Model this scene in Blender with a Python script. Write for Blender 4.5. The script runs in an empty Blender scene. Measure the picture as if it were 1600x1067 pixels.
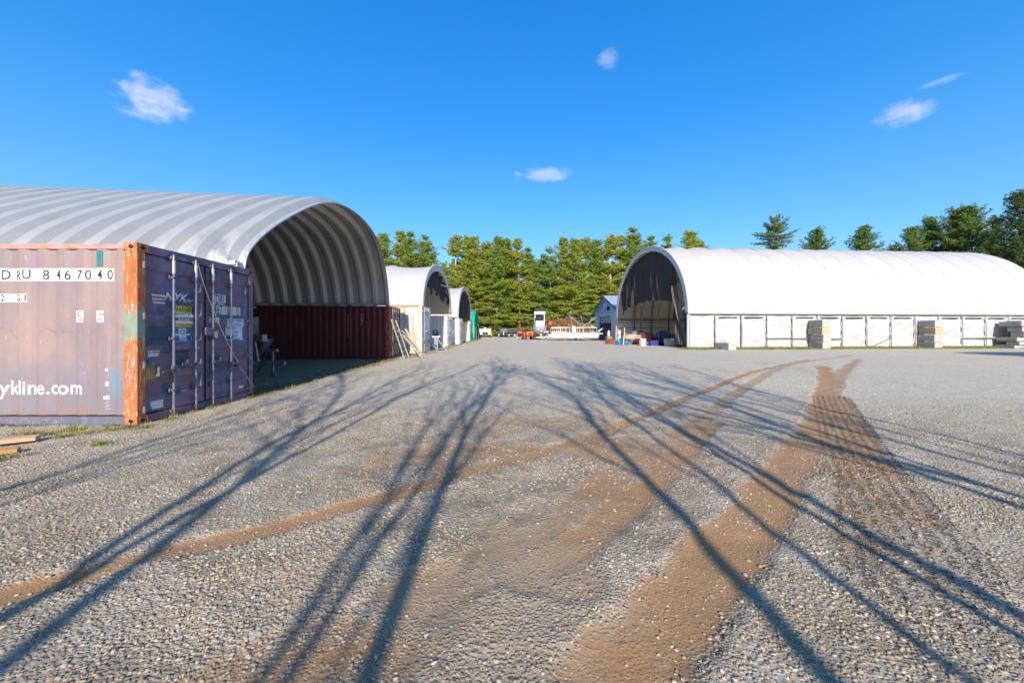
import bpy, bmesh, math, random
import numpy as np
from mathutils import Vector, Matrix, noise as mnoise
R = math.radians
C = bpy.context.scene.collection
# ---------------------------------------------------------------- camera
cam = bpy.data.objects.new('camera', bpy.data.cameras.new('camera'))
C.objects.link(cam)
cam.location = (0, 0, 1.32); cam.rotation_euler = (R(90), 0, 0)
cam.data.sensor_width = 36; cam.data.lens = 13.5
cam.data.shift_y = -14.5/1600
cam.data.clip_start = .05; cam.data.clip_end = 5000
bpy.context.scene.camera = cam
# ---------------------------------------------------------------- world and sun
SUN_EL = 27; SUN_AZ = 2.4          # sun stands behind the camera, a little to the right
world = bpy.data.worlds.new('World'); bpy.context.scene.world = world
world.use_nodes = True
wt = world.node_tree; wt.nodes.clear()
def WN(t, **k):
    n = wt.nodes.new(t)
    for a, b in k.items(): setattr(n, a, b)
    return n
def wl(a, b): wt.links.new(a, b)
sky = WN('ShaderNodeTexSky', sky_type='NISHITA', sun_disc=False)
sky.sun_elevation = R(SUN_EL); sky.sun_rotation = R(180-SUN_AZ)
sky.air_density = 1.0; sky.dust_density = .9; sky.ozone_density = 3.0
hs = WN('ShaderNodeHueSaturation'); hs.inputs['Saturation'].default_value = 1.38; hs.inputs['Value'].default_value = 2.02
hs.inputs['Hue'].default_value = .502
wl(sky.outputs[0], hs.inputs['Color'])
# small fair-weather clouds, fixed to directions on the celestial dome
tc = WN('ShaderNodeTexCoord')
# the day's own gradient: deep azure overhead paling to a light blue band above the trees
sz_ = WN('ShaderNodeSeparateXYZ'); wl(tc.outputs['Generated'], sz_.inputs[0])
gr_ = WN('ShaderNodeValToRGB'); wl(sz_.outputs['Z'], gr_.inputs[0]); ge = gr_.color_ramp.elements
ge[0].position = .0; ge[0].color = (.30, .60, .98, 1); ge[1].position = .75; ge[1].color = (.012, .24, .78, 1)
for p_, c_ in ((.2, (.19, .50, .97, 1)), (.45, (.05, .34, .92, 1))):
    q_ = ge.new(p_); q_.color = c_
gm_ = WN('ShaderNodeMix', data_type='RGBA', blend_type='MULTIPLY'); gm_.inputs['Factor'].default_value = 1; gm_.inputs['B'].default_value = (7.4, 7.4, 7.4, 1); wl(gr_.outputs[0], gm_.inputs['A'])
gx_ = WN('ShaderNodeMix', data_type='RGBA'); gx_.inputs['Factor'].default_value = .55; wl(hs.outputs[0], gx_.inputs['A']); wl(gm_.outputs['Result'], gx_.inputs['B'])
nz = WN('ShaderNodeTexNoise'); nz.inputs['Scale'].default_value = 24; nz.inputs['Detail'].default_value = 7; nz.inputs['Roughness'].default_value = .62
mpn = WN('ShaderNodeMapping'); mpn.inputs['Scale'].default_value = (1, 1, 1.8)
wl(tc.outputs['Generated'], mpn.inputs['Vector']); wl(mpn.outputs[0], nz.inputs['Vector'])
col = gx_.outputs['Result']
def cloud(az, el, w, h, dens, colr=(7.2, 7.0, 7.6)):
    """az/el/w/h in degrees: a soft ellipse round that direction, eaten into by noise"""
    global col
    a, e = R(az), R(el)
    d = Vector((math.sin(a)*math.cos(e), math.cos(a)*math.cos(e), math.sin(e)))
    right = Vector((math.cos(a), -math.sin(a), 0)); up = right.cross(d)
    def dot(v):
        n = WN('ShaderNodeVectorMath', operation='DOT_PRODUCT'); n.inputs[1].default_value = v
        wl(tc.outputs['Generated'], n.inputs[0]); return n.outputs['Value']
    def sq(s, k):
        m = WN('ShaderNodeMath', operation='MULTIPLY'); wl(s, m.inputs[0]); m.inputs[1].default_value = k
        p = WN('ShaderNodeMath', operation='MULTIPLY'); wl(m.outputs[0], p.inputs[0]); wl(m.outputs[0], p.inputs[1]); return p.outputs[0]
    r = WN('ShaderNodeMath', operation='ADD'); wl(sq(dot(right), 1/R(w)), r.inputs[0]); wl(sq(dot(up), 1/R(h)), r.inputs[1])
    n1 = WN('ShaderNodeMath', operation='MULTIPLY_ADD'); wl(nz.outputs['Fac'], n1.inputs[0]); n1.inputs[1].default_value = -4.5; n1.inputs[2].default_value = 2.35
    s = WN('ShaderNodeMath', operation='ADD'); wl(r.outputs[0], s.inputs[0]); wl(n1.outputs[0], s.inputs[1])
    f = WN('ShaderNodeMapRange', clamp=True, interpolation_type='SMOOTHSTEP'); wl(s.outputs[0], f.inputs[0])
    f.inputs['From Min'].default_value = 1.5; f.inputs['From Max'].default_value = -.4
    f.inputs['To Min'].default_value = 0; f.inputs['To Max'].default_value = dens
    g = WN('ShaderNodeMath', operation='GREATER_THAN'); wl(dot(d), g.inputs[0]); g.inputs[1].default_value = .5
    h_ = WN('ShaderNodeMath', operation='MULTIPLY'); wl(f.outputs[0], h_.inputs[0]); wl(g.outputs[0], h_.inputs[1])
    mx = WN('ShaderNodeMix', data_type='RGBA'); wl(h_.outputs[0], mx.inputs['Factor']); wl(col, mx.inputs['A'])
    mx.inputs['B'].default_value = (*colr, 1); col = mx.outputs['Result']
cloud(-43.2, 23.6, 2.6, 2.0, .62)
cloud(14.3, 34.6, 1.3, 1.0, .26)
cloud(4.8, 22.2, 3.6, 1.0, .42)
cloud(45.8, 21.7, 2.0, 1.0, .5)
cloud(48.6, 23.5, 1.5, .35, .3)
bg = WN('ShaderNodeBackground'); bg.inputs['Strength'].default_value = .092
wl(col, bg.inputs['Color'])
wo = WN('ShaderNodeOutputWorld'); wl(bg.outputs[0], wo.inputs['Surface'])
sun = bpy.data.objects.new('sun', bpy.data.lights.new('sun', 'SUN')); C.objects.link(sun)
sun.data.energy = 5.0; sun.data.angle = R(.5); sun.data.color = (1, .91, .79)
_d = Vector((-math.sin(R(SUN_AZ))*math.cos(R(SUN_EL)), math.cos(R(SUN_AZ))*math.cos(R(SUN_EL)), -math.sin(R(SUN_EL))))
sun.rotation_euler = _d.to_track_quat('-Z', 'Y').to_euler()
vs = bpy.context.scene.view_settings
vs.view_transform = 'Standard'; vs.look = 'None'; vs.gamma = 1; vs.exposure = .58; vs.use_curve_mapping = False

# ---------------------------------------------------------------- helpers
def zg(y):                      # the yard rises very gently away from the camera
    return .006*max(0.0, min(y, 110)-15)
def P(px, D, z=0):              # a point seen at photo column px at distance D, z above the ground there
    return Vector(((px-800)/600*D, D, zg(D)+z))

class Mat:
    def __init__(s, name, base, rough=.7, metal=0.0, spec=.4):
        s.m = bpy.data.materials.new(name); s.m.use_nodes = True
        s.t = s.m.node_tree; s.b = s.t.nodes['Principled BSDF']
        s.b.inputs['Roughness'].default_value = rough; s.b.inputs['Metallic'].default_value = metal
        s.b.inputs['Specular IOR Level'].default_value = spec
        s.b.inputs['Base Color'].default_value = (*base, 1)
        s.col = None; s.basec = base; s.tc = s.n('ShaderNodeTexCoord'); s.h = None
    def n(s, t, **k):
        x = s.t.nodes.new(t)
        for a, b in k.items(): setattr(x, a, b)
        return x
    def l(s, a, b): s.t.links.new(a, b)
    def coords(s, stretch=(1, 1, 1), loc=(0, 0, 0), src='Object'):
        mp = s.n('ShaderNodeMapping'); mp.inputs['Scale'].default_value = stretch; mp.inputs['Location'].default_value = loc
        s.l(s.tc.outputs[src], mp.inputs['Vector']); return mp.outputs[0]
    def noise(s, scale, detail=6, rough=.6, stretch=(1, 1, 1), loc=(0, 0, 0), dist=0):
        x = s.n('ShaderNodeTexNoise'); x.inputs['Scale'].default_value = scale; x.inputs['Detail'].default_value = detail
        x.inputs['Roughness'].default_value = rough; x.inputs['Distortion'].default_value = dist
        s.l(s.coords(stretch, loc), x.inputs['Vector']); return x.outputs['Fac']
    def rng(s, sock, a, b, lo=0, hi=1, smooth=True):
        x = s.n('ShaderNodeMapRange', clamp=True)
        if smooth: x.interpolation_type = 'SMOOTHSTEP'
        s.l(sock, x.inputs[0]); x.inputs['From Min'].default_value = a; x.inputs['From Max'].default_value = b
        x.inputs['To Min'].default_value = lo; x.inputs['To Max'].default_value = hi; return x.outputs[0]
    def math(s, op, a, b=None, c=None):
        x = s.n('ShaderNodeMath', operation=op)
        for i, v in enumerate((a, b, c)):
            if v is None: continue
            if isinstance(v, (int, float)): x.inputs[i].default_value = v
            else: s.l(v, x.inputs[i])
        return x.outputs[0]
    def attr(s, name, out='Fac'):
        x = s.n('ShaderNodeAttribute', attribute_name=name); return x.outputs[out]
    def mixc(s, fac, colr, mode='MIX'):
        mx = s.n('ShaderNodeMix', data_type='RGBA', blend_type=mode)
        if isinstance(fac, (int, float)): mx.inputs['Factor'].default_value = fac
        else: s.l(fac, mx.inputs['Factor'])
        if s.col is None: mx.inputs['A'].default_value = (*s.basec, 1)
        else: s.l(s.col, mx.inputs['A'])
        if isinstance(colr, tuple): mx.inputs['B'].default_value = (*colr, 1)
        else: s.l(colr, mx.inputs['B'])
        s.col = mx.outputs['Result']; s.l(s.col, s.b.inputs['Base Color']); return s
    def spots(s, colr, scale, lo, hi, stretch=(1, 1, 1), amt=1, detail=6, loc=(0, 0, 0), dist=0):
        f = s.rng(s.noise(scale, detail, .6, stretch, loc, dist), lo, hi, 0, amt); return s.mixc(f, colr)
    def islands(s, colr, amt=.5):
        g = s.n('ShaderNodeNewGeometry'); return s.mixc(s.rng(g.outputs['Random Per Island'], 0, 1, 0, amt, False), colr)
    def bump(s, h, dist=.01, strength=1):
        x = s.n('ShaderNodeBump'); x.inputs['Distance'].default_value = dist; x.inputs['Strength'].default_value = strength
        s.l(h, x.inputs['Height'])
        if s.h is not None: s.l(s.h, x.inputs['Normal'])
        s.h = x.outputs[0]; s.l(s.h, s.b.inputs['Normal']); return s
    def nbump(s, scale, dist=.01, stretch=(1, 1, 1), detail=5): return s.bump(s.noise(scale, detail, .6, stretch), dist)
    def translucent(s, amt, colr):
        tr = s.n('ShaderNodeBsdfTranslucent'); tr.inputs['Color'].default_value = (*colr, 1)
        mx = s.n('ShaderNodeMixShader'); mx.inputs[0].default_value = amt
        out = [x for x in s.t.nodes if x.type == 'OUTPUT_MATERIAL'][0]
        s.l(s.b.outputs[0], mx.inputs[1]); s.l(tr.outputs[0], mx.inputs[2]); s.l(mx.outputs[0], out.inputs['Surface']); return s
def simple(name, c, rough=.6, metal=0, var=.25, scale=4, bump=0.0):
    m = Mat(name, c, rough, metal)
    m.spots(tuple(x*(1-var) for x in c), scale, .35, .65); m.spots(tuple(x*(1-var*.8) for x in c), scale*7, .4, .7, amt=.6)
    if bump: m.nbump(scale*8, bump)
    return m.m

class MB:
    def __init__(s): s.v = []; s.f = []
    def add(s, vs_, fs):
        o = len(s.v); s.v.extend([tuple(v) for v in vs_]); s.f.extend([tuple(i+o for i in f) for f in fs]); return s
    def box(s, x0, x1, y0, y1, z0, z1, M=None):
        v = [Vector(p) for p in ((x0, y0, z0), (x1, y0, z0), (x1, y1, z0), (x0, y1, z0), (x0, y0, z1), (x1, y0, z1), (x1, y1, z1), (x0, y1, z1))]
        if M is not None: v = [M @ p for p in v]
        return s.add(v, [(0, 3, 2, 1), (4, 5, 6, 7), (0, 1, 5, 4), (1, 2, 6, 5), (2, 3, 7, 6), (3, 0, 4, 7)])
    def bar(s, p0, p1, w, h, up=(0, 0, 1)):      # a rectangular bar between two points
        p0, p1 = Vector(p0), Vector(p1); d = (p1-p0); L = d.length; d.normalize(); u = Vector(up)
        if abs(d.dot(u)) > .98: u = Vector((1, 0, 0))
        sx = d.cross(u).normalized(); u = sx.cross(d)
        M = Matrix((sx, d, u)).transposed().to_4x4(); M.translation = p0
        return s.box(-w/2, w/2, 0, L, -h/2, h/2, M)
    def tube(s, pts, r, n=8, caps=True):
        pts = [Vector(p) for p in pts]; rs = r if isinstance(r, (list, tuple)) else [r]*len(pts)
        o = len(s.v); prev = None
        for i, p in enumerate(pts):
            a = pts[max(0, i-1)]; b = pts[min(len(pts)-1, i+1)]; d = (b-a).normalized()
            if prev is None:
                u = Vector((0, 0, 1)) if abs(d.z) < .9 else Vector((1, 0, 0))
            else: u = prev
            x = d.cross(u).normalized(); u = x.cross(d).normalized(); prev = u
            for k in range(n):
                t = 2*math.pi*k/n; s.v.append(tuple(p + (x*math.cos(t)+u*math.sin(t))*rs[i]))
        for i in range(len(pts)-1):
            for k in range(n):
                s.f.append((o+i*n+k, o+i*n+(k+1) % n, o+(i+1)*n+(k+1) % n, o+(i+1)*n+k))
        if caps:
            s.f.append(tuple(o+k for k in range(n))[::-1]); s.f.append(tuple(o+(len(pts)-1)*n+k for k in range(n)))
        return s
    def disc(s, c, axis, r, w, n=20):            # a short cylinder centred on c
        c = Vector(c); a = Vector(axis).normalized(); return s.tube([c-a*w/2, c+a*w/2], r, n)
    def torus(s, c, axis, Rr, r, n=24, m=8):
        c = Vector(c); a = Vector(axis).normalized(); u = a.orthogonal().normalized(); w = a.cross(u); o = len(s.v)
        for i in range(n):
            t = 2*math.pi*i/n; d = u*math.cos(t)+w*math.sin(t)
            for k in range(m):
                q = 2*math.pi*k/m; s.v.append(tuple(c+d*(Rr+r*math.cos(q))+a*r*math.sin(q)))
        for i in range(n):
            for k in range(m): s.f.append((o+i*m+k, o+i*m+(k+1) % m, o+((i+1) % n)*m+(k+1) % m, o+((i+1) % n)*m+k))
        return s
    def grid(s, nu, nv, fn):
        o = len(s.v)
        for i in range(nu+1):
            for j in range(nv+1): s.v.append(tuple(fn(i/nu, j/nv)))
        for i in range(nu):
            for j in range(nv): s.f.append((o+i*(nv+1)+j, o+(i+1)*(nv+1)+j, o+(i+1)*(nv+1)+j+1, o+i*(nv+1)+j+1))
        return s
    def lathe(s, c, prof, n=20, axis='z'):
        c = Vector(c); o = len(s.v)
        for r, h in prof:
            for k in range(n):
                t = 2*math.pi*k/n
                p = (r*math.cos(t), r*math.sin(t), h) if axis == 'z' else (h, r*math.cos(t), r*math.sin(t))
                s.v.append(tuple(c+Vector(p)))
        for i in range(len(prof)-1):
            for k in range(n): s.f.append((o+i*n+k, o+i*n+(k+1) % n, o+(i+1)*n+(k+1) % n, o+(i+1)*n+k))
        return s
    def prism(s, poly, fn0, fn1):                # a polygon swept between two placements
        o = len(s.v); n = len(poly); s.v += [tuple(fn0(*p)) for p in poly]+[tuple(fn1(*p)) for p in poly]
        s.f.append(tuple(o+k for k in range(n))); s.f.append(tuple(o+n+k for k in range(n))[::-1])
        for k in range(n): s.f.append((o+k, o+n+k, o+n+(k+1) % n, o+(k+1) % n))
        return s
    def build(s, name, mat, parent=None, smooth=False, bevel=0, solid=0, loc=None, label=None, recalc=True):
        me = bpy.data.meshes.new(name); me.from_pydata(s.v, [], s.f)
        if recalc and len(s.f) < 60000:
            bm = bmesh.new(); bm.from_mesh(me); bmesh.ops.recalc_face_normals(bm, faces=bm.faces); bm.to_mesh(me); bm.free()
        me.materials.append(mat); o = bpy.data.objects.new(name, me); C.objects.link(o)
        if smooth:
            me.polygons.foreach_set('use_smooth', [True]*len(me.polygons))
            try: me.set_sharp_from_angle(angle=R(38))
            except Exception: pass
        if parent is not None: o.parent = parent
        if loc is not None: o.location = loc
        if bevel:
            b = o.modifiers.new('bevel', 'BEVEL'); b.width = bevel; b.segments = 2; b.limit_method = 'ANGLE'
        if solid:
            b = o.modifiers.new('solid', 'SOLIDIFY'); b.thickness = solid; b.offset = 0
        if label: o['label'] = label
        return o
def tag(o, label=None, cat=None, group=None, kind=None):
    if label: o['label'] = label
    if cat: o['category'] = cat
    if group: o['group'] = group
    if kind: o['kind'] = kind
    return o
def thing(name, label, cat, loc=(0, 0, 0), rz=0, group=None):
    o = bpy.data.objects.new(name, None); C.objects.link(o); o.empty_display_size = .2
    o.location = loc; o.rotation_euler = (0, 0, rz); return tag(o, label, cat, group)
def copy_tree(o, parent=None):
    c = o.copy(); C.objects.link(c)
    if parent is not None: c.parent = parent
    for ch in list(o.children): copy_tree(ch, c)
    return c
def dup(o, label, loc, rz=0, scale=None, group=None):
    c = copy_tree(o); c.location = loc; c.rotation_euler = (0, 0, rz)
    if scale is not None: c.scale = (scale,)*3 if isinstance(scale, (int, float)) else scale
    c['label'] = label
    if group: c['group'] = group
    return c
_tc = {}
def glyphs(txt, shear=0, bold=0):
    k = (txt, shear, bold)
    if k not in _tc:
        cu = bpy.data.curves.new('t', 'FONT'); cu.body = txt; cu.size = 1.0; cu.shear = shear; cu.offset = bold; cu.resolution_u = 3
        o = bpy.data.objects.new('t', cu); C.objects.link(o)
        me = bpy.data.meshes.new_from_object(o)
        _tc[k] = ([(v.co.x, v.co.y) for v in me.vertices], [tuple(p.vertices) for p in me.polygons])
        bpy.data.objects.remove(o); bpy.data.meshes.remove(me)
    return _tc[k]
def wrap(vs2, fs, name, mat, parent, fn, cuts_u=(), cuts_v=(), label=None):
    """flat 2-D shape cut along the folds of the surface it sits on, then laid on it by fn(u, v)"""
    bm = bmesh.new(); bv = [bm.verts.new((u, v, 0)) for u, v in vs2]
    for f in fs:
        try: bm.faces.new([bv[i] for i in f])
        except ValueError: pass
    bmesh.ops.triangulate(bm, faces=bm.faces[:])
    us = [p[0] for p in vs2]; vv = [p[1] for p in vs2]
    for c in cuts_u:
        if min(us) < c < max(us): bmesh.ops.bisect_plane(bm, geom=bm.verts[:]+bm.edges[:]+bm.faces[:], plane_co=(c, 0, 0), plane_no=(1, 0, 0))
    for c in cuts_v:
        if min(vv) < c < max(vv): bmesh.ops.bisect_plane(bm, geom=bm.verts[:]+bm.edges[:]+bm.faces[:], plane_co=(0, c, 0), plane_no=(0, 1, 0))
    for v in bm.verts: v.co = Vector(fn(v.co.x, v.co.y))
    me = bpy.data.meshes.new(name); bm.to_mesh(me); bm.free(); me.materials.append(mat)
    o = bpy.data.objects.new(name, me); C.objects.link(o); o.parent = parent
    if label: o['label'] = label
    return o
def text2(items):
    """items: (string, u, v, cap height, condense, shear, bold) -> joined 2-D mesh"""
    V, F = [], []
    for it in items:
        s, u, v, h = it[:4]; cx = it[4] if len(it) > 4 else 1; sh = it[5] if len(it) > 5 else 0; bo = it[6] if len(it) > 6 else 0
        gv, gf = glyphs(s, sh, bo); o = len(V); k = h/.69
        V += [(u+x*k*cx, v+y*k) for x, y in gv]; F += [tuple(i+o for i in f) for f in gf]
    return V, F
def rect2(*rs):
    V, F = [], []
    for (a, b, c, d) in rs:
        o = len(V); V += [(a, c), (b, c), (b, d), (a, d)]; F.append((o, o+1, o+2, o+3))
    return V, F
# ---------------------------------------------------------------- ground
def pxg(px, py):                # where a photo pixel meets the flat yard
    D = 792/(py-519.0); return ((px-800)/600*D, D)
def catmull(pts, n=14):
    out = []; P_ = [pts[0]]+list(pts)+[pts[-1]]
    for i in range(1, len(P_)-2):
        p0, p1, p2, p3 = [np.array(P_[i+k], float) for k in (-1, 0, 1, 2)]
        for k in range(n):
            t = k/n; out.append(.5*((2*p1)+(-p0+p2)*t+(2*p0-5*p1+4*p2-p3)*t*t+(-p0+3*p1-3*p2+p3)*t**3))
    out.append(np.array(P_[-2], float)); return np.array(out)
def track(pix): return catmull([pxg(*p) for p in pix])
TR = [ # (centre line, half width, strength)
    (track([(-60, 950), (0, 930), (120, 898), (240, 865), (400, 830), (500, 803), (640, 765), (760, 727), (900, 690), (1000, 650), (1100, 610), (1180, 580), (1262, 562)]), .12, .85),
    (track([(960, 1067), (1050, 960), (1130, 870), (1200, 775), (1255, 700), (1282, 650), (1290, 610), (1290, 583), (1283, 572)]), .215, .9),
    (track([(1290, 640), (1296, 610), (1312, 585), (1340, 562)]), .22, .7),
    (track([(430, 1064), (560, 985), (700, 905), (800, 850), (880, 800), (960, 745), (1040, 690), (1110, 645), (1170, 600), (1240, 568), (1330, 556)]), .17, .62),
    (track([(820, 900), (900, 850), (960, 800), (1010, 760), (1060, 710), (1110, 660)]), .16, .75),
    (track([(300, 1100), (430, 1010), (560, 960), (690, 900)]), .14, .5),
    (track([(1070, 575), (1120, 577), (1160, 590), (1175, 580)]), .25, .35),
    (track([(1290, 590), (1230, 572), (1180, 566)]), .3, .4),
]
TREAD = track([(1298, 620), (1330, 690), (1375, 770), (1430, 850), (1500, 950), (1580, 1060)])
TREAD2 = track([(1296, 640), (1325, 705), (1340, 770), (1352, 840), (1370, 900)])
def dist_line(X, Y, line):
    best = np.full(X.shape, 1e9); side = np.zeros(X.shape); along = np.zeros(X.shape); acc = 0
    for a, b in zip(line[:-1], line[1:]):
        d = b-a; L = math.hypot(*d)
        if L < 1e-6: continue
        t = np.clip(((X-a[0])*d[0]+(Y-a[1])*d[1])/L/L, 0, 1)
        qx = X-(a[0]+t*d[0]); qy = Y-(a[1]+t*d[1]); dd = np.hypot(qx, qy); m = dd < best
        best = np.where(m, dd, best); sd = (d[0]*qy-d[1]*qx)/L
        side = np.where(m, sd, side); along = np.where(m, acc+t*L, along); acc += L
    return best, side, along
def smooth(e0, e1, x):
    t = np.clip((x-e0)/(e1-e0), 0, 1); return t*t*(3-2*t)
def vnoise(X, Y, s, seed=0):
    r = np.random.RandomState(seed); T = r.rand(257, 257); x = X*s+1000.3; y = Y*s+1000.7
    xi = np.floor(x).astype(int); yi = np.floor(y).astype(int); fx = x-xi; fy = y-yi; fx = fx*fx*(3-2*fx); fy = fy*fy*(3-2*fy)
    g = lambda a, b: T[a % 256, b % 256]
    return (g(xi, yi)*(1-fx)+g(xi+1, yi)*fx)*(1-fy)+(g(xi, yi+1)*(1-fx)+g(xi+1, yi+1)*fx)*fy
def masks(X, Y):
    n = vnoise(X, Y, 2.2, 1)*.6+vnoise(X, Y, 6, 2)*.4
    dirt = np.zeros(X.shape)
    for line, hw, st in TR:
        d, _, _ = dist_line(X, Y, line); w = hw*(.8+.45*n)
        dirt = np.maximum(dirt, st*(.72+.5*n)*(1-smooth(w*.5, w*1.4, d)))
    # diffuse sandy patches where the gravel has been scraped thin
    for (cx, cy, rx, ry, st) in [(-.55, 4.3, 1.5, .9, .62), (.25, 5.6, 2.0, .9, .5), (1.3, 4.3, .9, 1.2, .65), (.1, 2.6, .6, .6, .5), (-.42, 2.0, .3, .4, .7), (.3, 2.35, .3, .45, .6), (-.5, 1.55, .35, .3, .6), (.9, 3.2, .5, .8, .6), (1.9, 4.6, .5, .9, .45),
                                 (2.9, 6.3, .9, 1.5, .35), (-1.4, 3.6, .8, .5, .3)]:
        q = np.hypot((X-cx)/rx, (Y-cy)/ry)+(n-.5)*1.3
        dirt = np.maximum(dirt, st*(1-smooth(.35, 1.15, q)))
    d1, u1, v1 = dist_line(X, Y, TREAD); d2, u2, v2 = dist_line(X, Y, TREAD2)
    m1 = 1-smooth(.24, .33, d1); m2 = (1-smooth(.13, .2, d2))
    tm = np.maximum(m1, m2*.9)*smooth(1.5, 2.1, Y); use2 = (m2 > m1)
    tu = np.where(use2, u2, u1); tv = np.where(use2, v2, v1)
    dirt = np.maximum(dirt, tm*(.6+.4*n)*(.35+.65*smooth(1.5, 5.5, Y)))
    worn = np.clip(1-smooth(.3, 1.2, np.hypot((X+.02)/.62, (Y-2.0)/1.0)+(n-.5)*.8), 0, 1)
    # the strip of turf along the big tent, and thin weeds near the containers
    s = 29+.078*(X-13.3)-Y                       # metres in front of the tent wall
    green = (1-smooth(1.0, 2.3, s+(n-.5)*1.2))*smooth(-.9, -.2, s)*smooth(-15, -14, s)*smooth(11.5, 13.5, X)
    weed = (1-smooth(.0, .9, np.abs(X+5.55+(Y-8)*.04)+(n-.5)*.8))*smooth(6.3, 8, Y)
    weed = np.maximum(weed, .35*(1-smooth(4.6, 5.4, Y))*(1-smooth(-5.8, -4.7, X))*smooth(4.2, 5.2, Y))
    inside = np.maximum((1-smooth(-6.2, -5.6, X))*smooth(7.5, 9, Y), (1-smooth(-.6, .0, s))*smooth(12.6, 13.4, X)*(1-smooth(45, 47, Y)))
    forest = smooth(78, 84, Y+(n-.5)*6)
    near_brown = (1-smooth(3.0, 10.5, np.hypot(X*.55-.3, Y)))*(.65+.6*(n-.3))  # gravel gets browner and darker towards the camera
    return dirt, tm, tu, tv, worn, green, weed, inside, forest, np.clip(near_brown, 0, 1)
def spaced(lo, fine0, fine1, hi, st, gr):
    a = list(np.arange(fine0, fine1, st)); s = st; x = a[-1]
    while x < hi: s *= gr; x += s; a.append(x)
    s = st; x = fine0; b = []
    while x > lo: s *= gr; x -= s; b.append(x)
    return np.array(b[::-1]+a)
gx = spaced(-1500, -5.0, 8.0, 1500, .034, 1.035); gy = spaced(-1200, .6, 9.0, 1500, .034, 1.022)
GX, GY = np.meshgrid(gx, gy, indexing='ij')
mk = masks(GX, GY)
near = (1-smooth(25, 45, np.abs(GY)))*(1-smooth(30, 50, np.abs(GX)))
GZ = .006*np.clip(np.minimum(GY, 110)-15, 0, None)
GZ = GZ+near*((vnoise(GX, GY, .35, 5)-.5)*.03+(vnoise(GX, GY, 1.3, 6)-.5)*.016+(vnoise(GX, GY, 5, 7)-.5)*.012+(vnoise(GX, GY, 13, 8)-.5)*.006)-.022*mk[0]*near+.012*np.exp(-((mk[0]-.22)/.12)**2)*near*(.4+vnoise(GX, GY, 9, 12))
def ground_z(x, y):
    i = int(np.clip(np.searchsorted(gx, x)-1, 0, len(gx)-2)); j = int(np.clip(np.searchsorted(gy, y)-1, 0, len(gy)-2))
    a = (x-gx[i])/(gx[i+1]-gx[i]); b = (y-gy[j])/(gy[j+1]-gy[j])
    return (GZ[i, j]*(1-a)+GZ[i+1, j]*a)*(1-b)+(GZ[i, j+1]*(1-a)+GZ[i+1, j+1]*a)*b
nx, ny = GX.shape
me = bpy.data.meshes.new('gravel_yard')
me.vertices.add(nx*ny); me.vertices.foreach_set('co', np.stack([GX, GY, GZ], -1).reshape(-1))
idx = np.arange(nx*ny).reshape(nx, ny)
q = np.stack([idx[:-1, :-1], idx[1:, :-1], idx[1:, 1:], idx[:-1, 1:]], -1).reshape(-1, 4)
me.loops.add(q.size); me.loops.foreach_set('vertex_index', q.reshape(-1))
me.polygons.add(len(q)); me.polygons.foreach_set('loop_start', np.arange(0, q.size, 4)); me.polygons.foreach_set('loop_total', np.full(len(q), 4))
me.polygons.foreach_set('use_smooth', np.ones(len(q), bool)); me.update(); me.validate()
for nm, a in zip(('dirt', 'tm', 'tu', 'tv', 'worn', 'green', 'weed', 'inside', 'forest', 'near_brown'), mk):
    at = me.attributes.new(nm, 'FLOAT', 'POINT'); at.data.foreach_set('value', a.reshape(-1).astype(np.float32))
M = Mat('gravel', (.34, .32, .29), .9, 0, .25)
vo = M.n('ShaderNodeTexVoronoi', feature='F1'); vo.inputs['Scale'].default_value = 56; M.l(M.coords((1, 1, .3)), vo.inputs['Vector'])
vo2 = M.n('ShaderNodeTexVoronoi', feature='F1'); vo2.inputs['Scale'].default_value = 27; M.l(M.coords((1, 1, .3), (3, 5, 0)), vo2.inputs['Vector'])
rmp = M.n('ShaderNodeValToRGB'); sp = M.n('ShaderNodeSeparateColor'); M.l(vo.outputs['Color'], sp.inputs[0]); M.l(sp.outputs[0], rmp.inputs[0])
els = rmp.color_ramp.elements; els[0].color = (.2, .175, .14, 1); els[1].color = (.74, .71, .65, 1)
for p_, c_ in ((.2, (.42, .38, .32, 1)), (.42, (.53, .49, .43, 1)), (.6, (.56, .49, .39, 1)), (.8, (.64, .61, .56, 1))):
    e = els.new(p_); e.color = c_
M.mixc(1.0, rmp.outputs[0]); M.mixc(1.0, (1.0, .925, .78), 'MULTIPLY')
sp2 = M.n('ShaderNodeSeparateColor'); M.l(vo2.outputs['Color'], sp2.inputs[0])
M.mixc(M.rng(sp2.outputs[0], .72, .9, 0, .6), (.52, .5, .46)); M.mixc(M.rng(sp2.outputs[1], .8, .92, 0, .45), (.36, .26, .15))
fine = M.noise(120, 3, .7)
M.mixc(M.rng(M.noise(.35, 5, .55), .38, .62, 0, .3), (.42, .39, .34))
M.mixc(M.rng(M.noise(1.7, 6, .65, loc=(9, 0, 0)), .42, .66, 0, .35), (.42, .37, .30))
M.mixc(M.rng(M.noise(.9, 6, .65, loc=(0, 19, 0)), .55, .72, 0, .45), (.50, .36, .20))
M.mixc(M.math('MULTIPLY', M.attr('near_brown'), M.rng(M.noise(2.6, 7, .7, loc=(5, 5, 5)), .3, .62, .4, 1.0)), (.20, .155, .10))
brk = M.noise(26, 5, .7)
dn = M.math('ADD', M.attr('dirt'), M.rng(brk, .3, .7, -.24, .26, False))
dn = M.math('ADD', dn, M.rng(M.noise(4.5, 6, .7, loc=(2, 7, 1)), .3, .7, -.2, .2, False))
M.mixc(M.rng(dn, .2, .85, 0, .86), (.30, .155, .062))
M.mixc(M.rng(M.math('MULTIPLY', M.attr('dirt'), M.rng(M.noise(60, 4, .7), .35, .65)), .1, .8, 0, .35), (.42, .26, .13))
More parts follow.
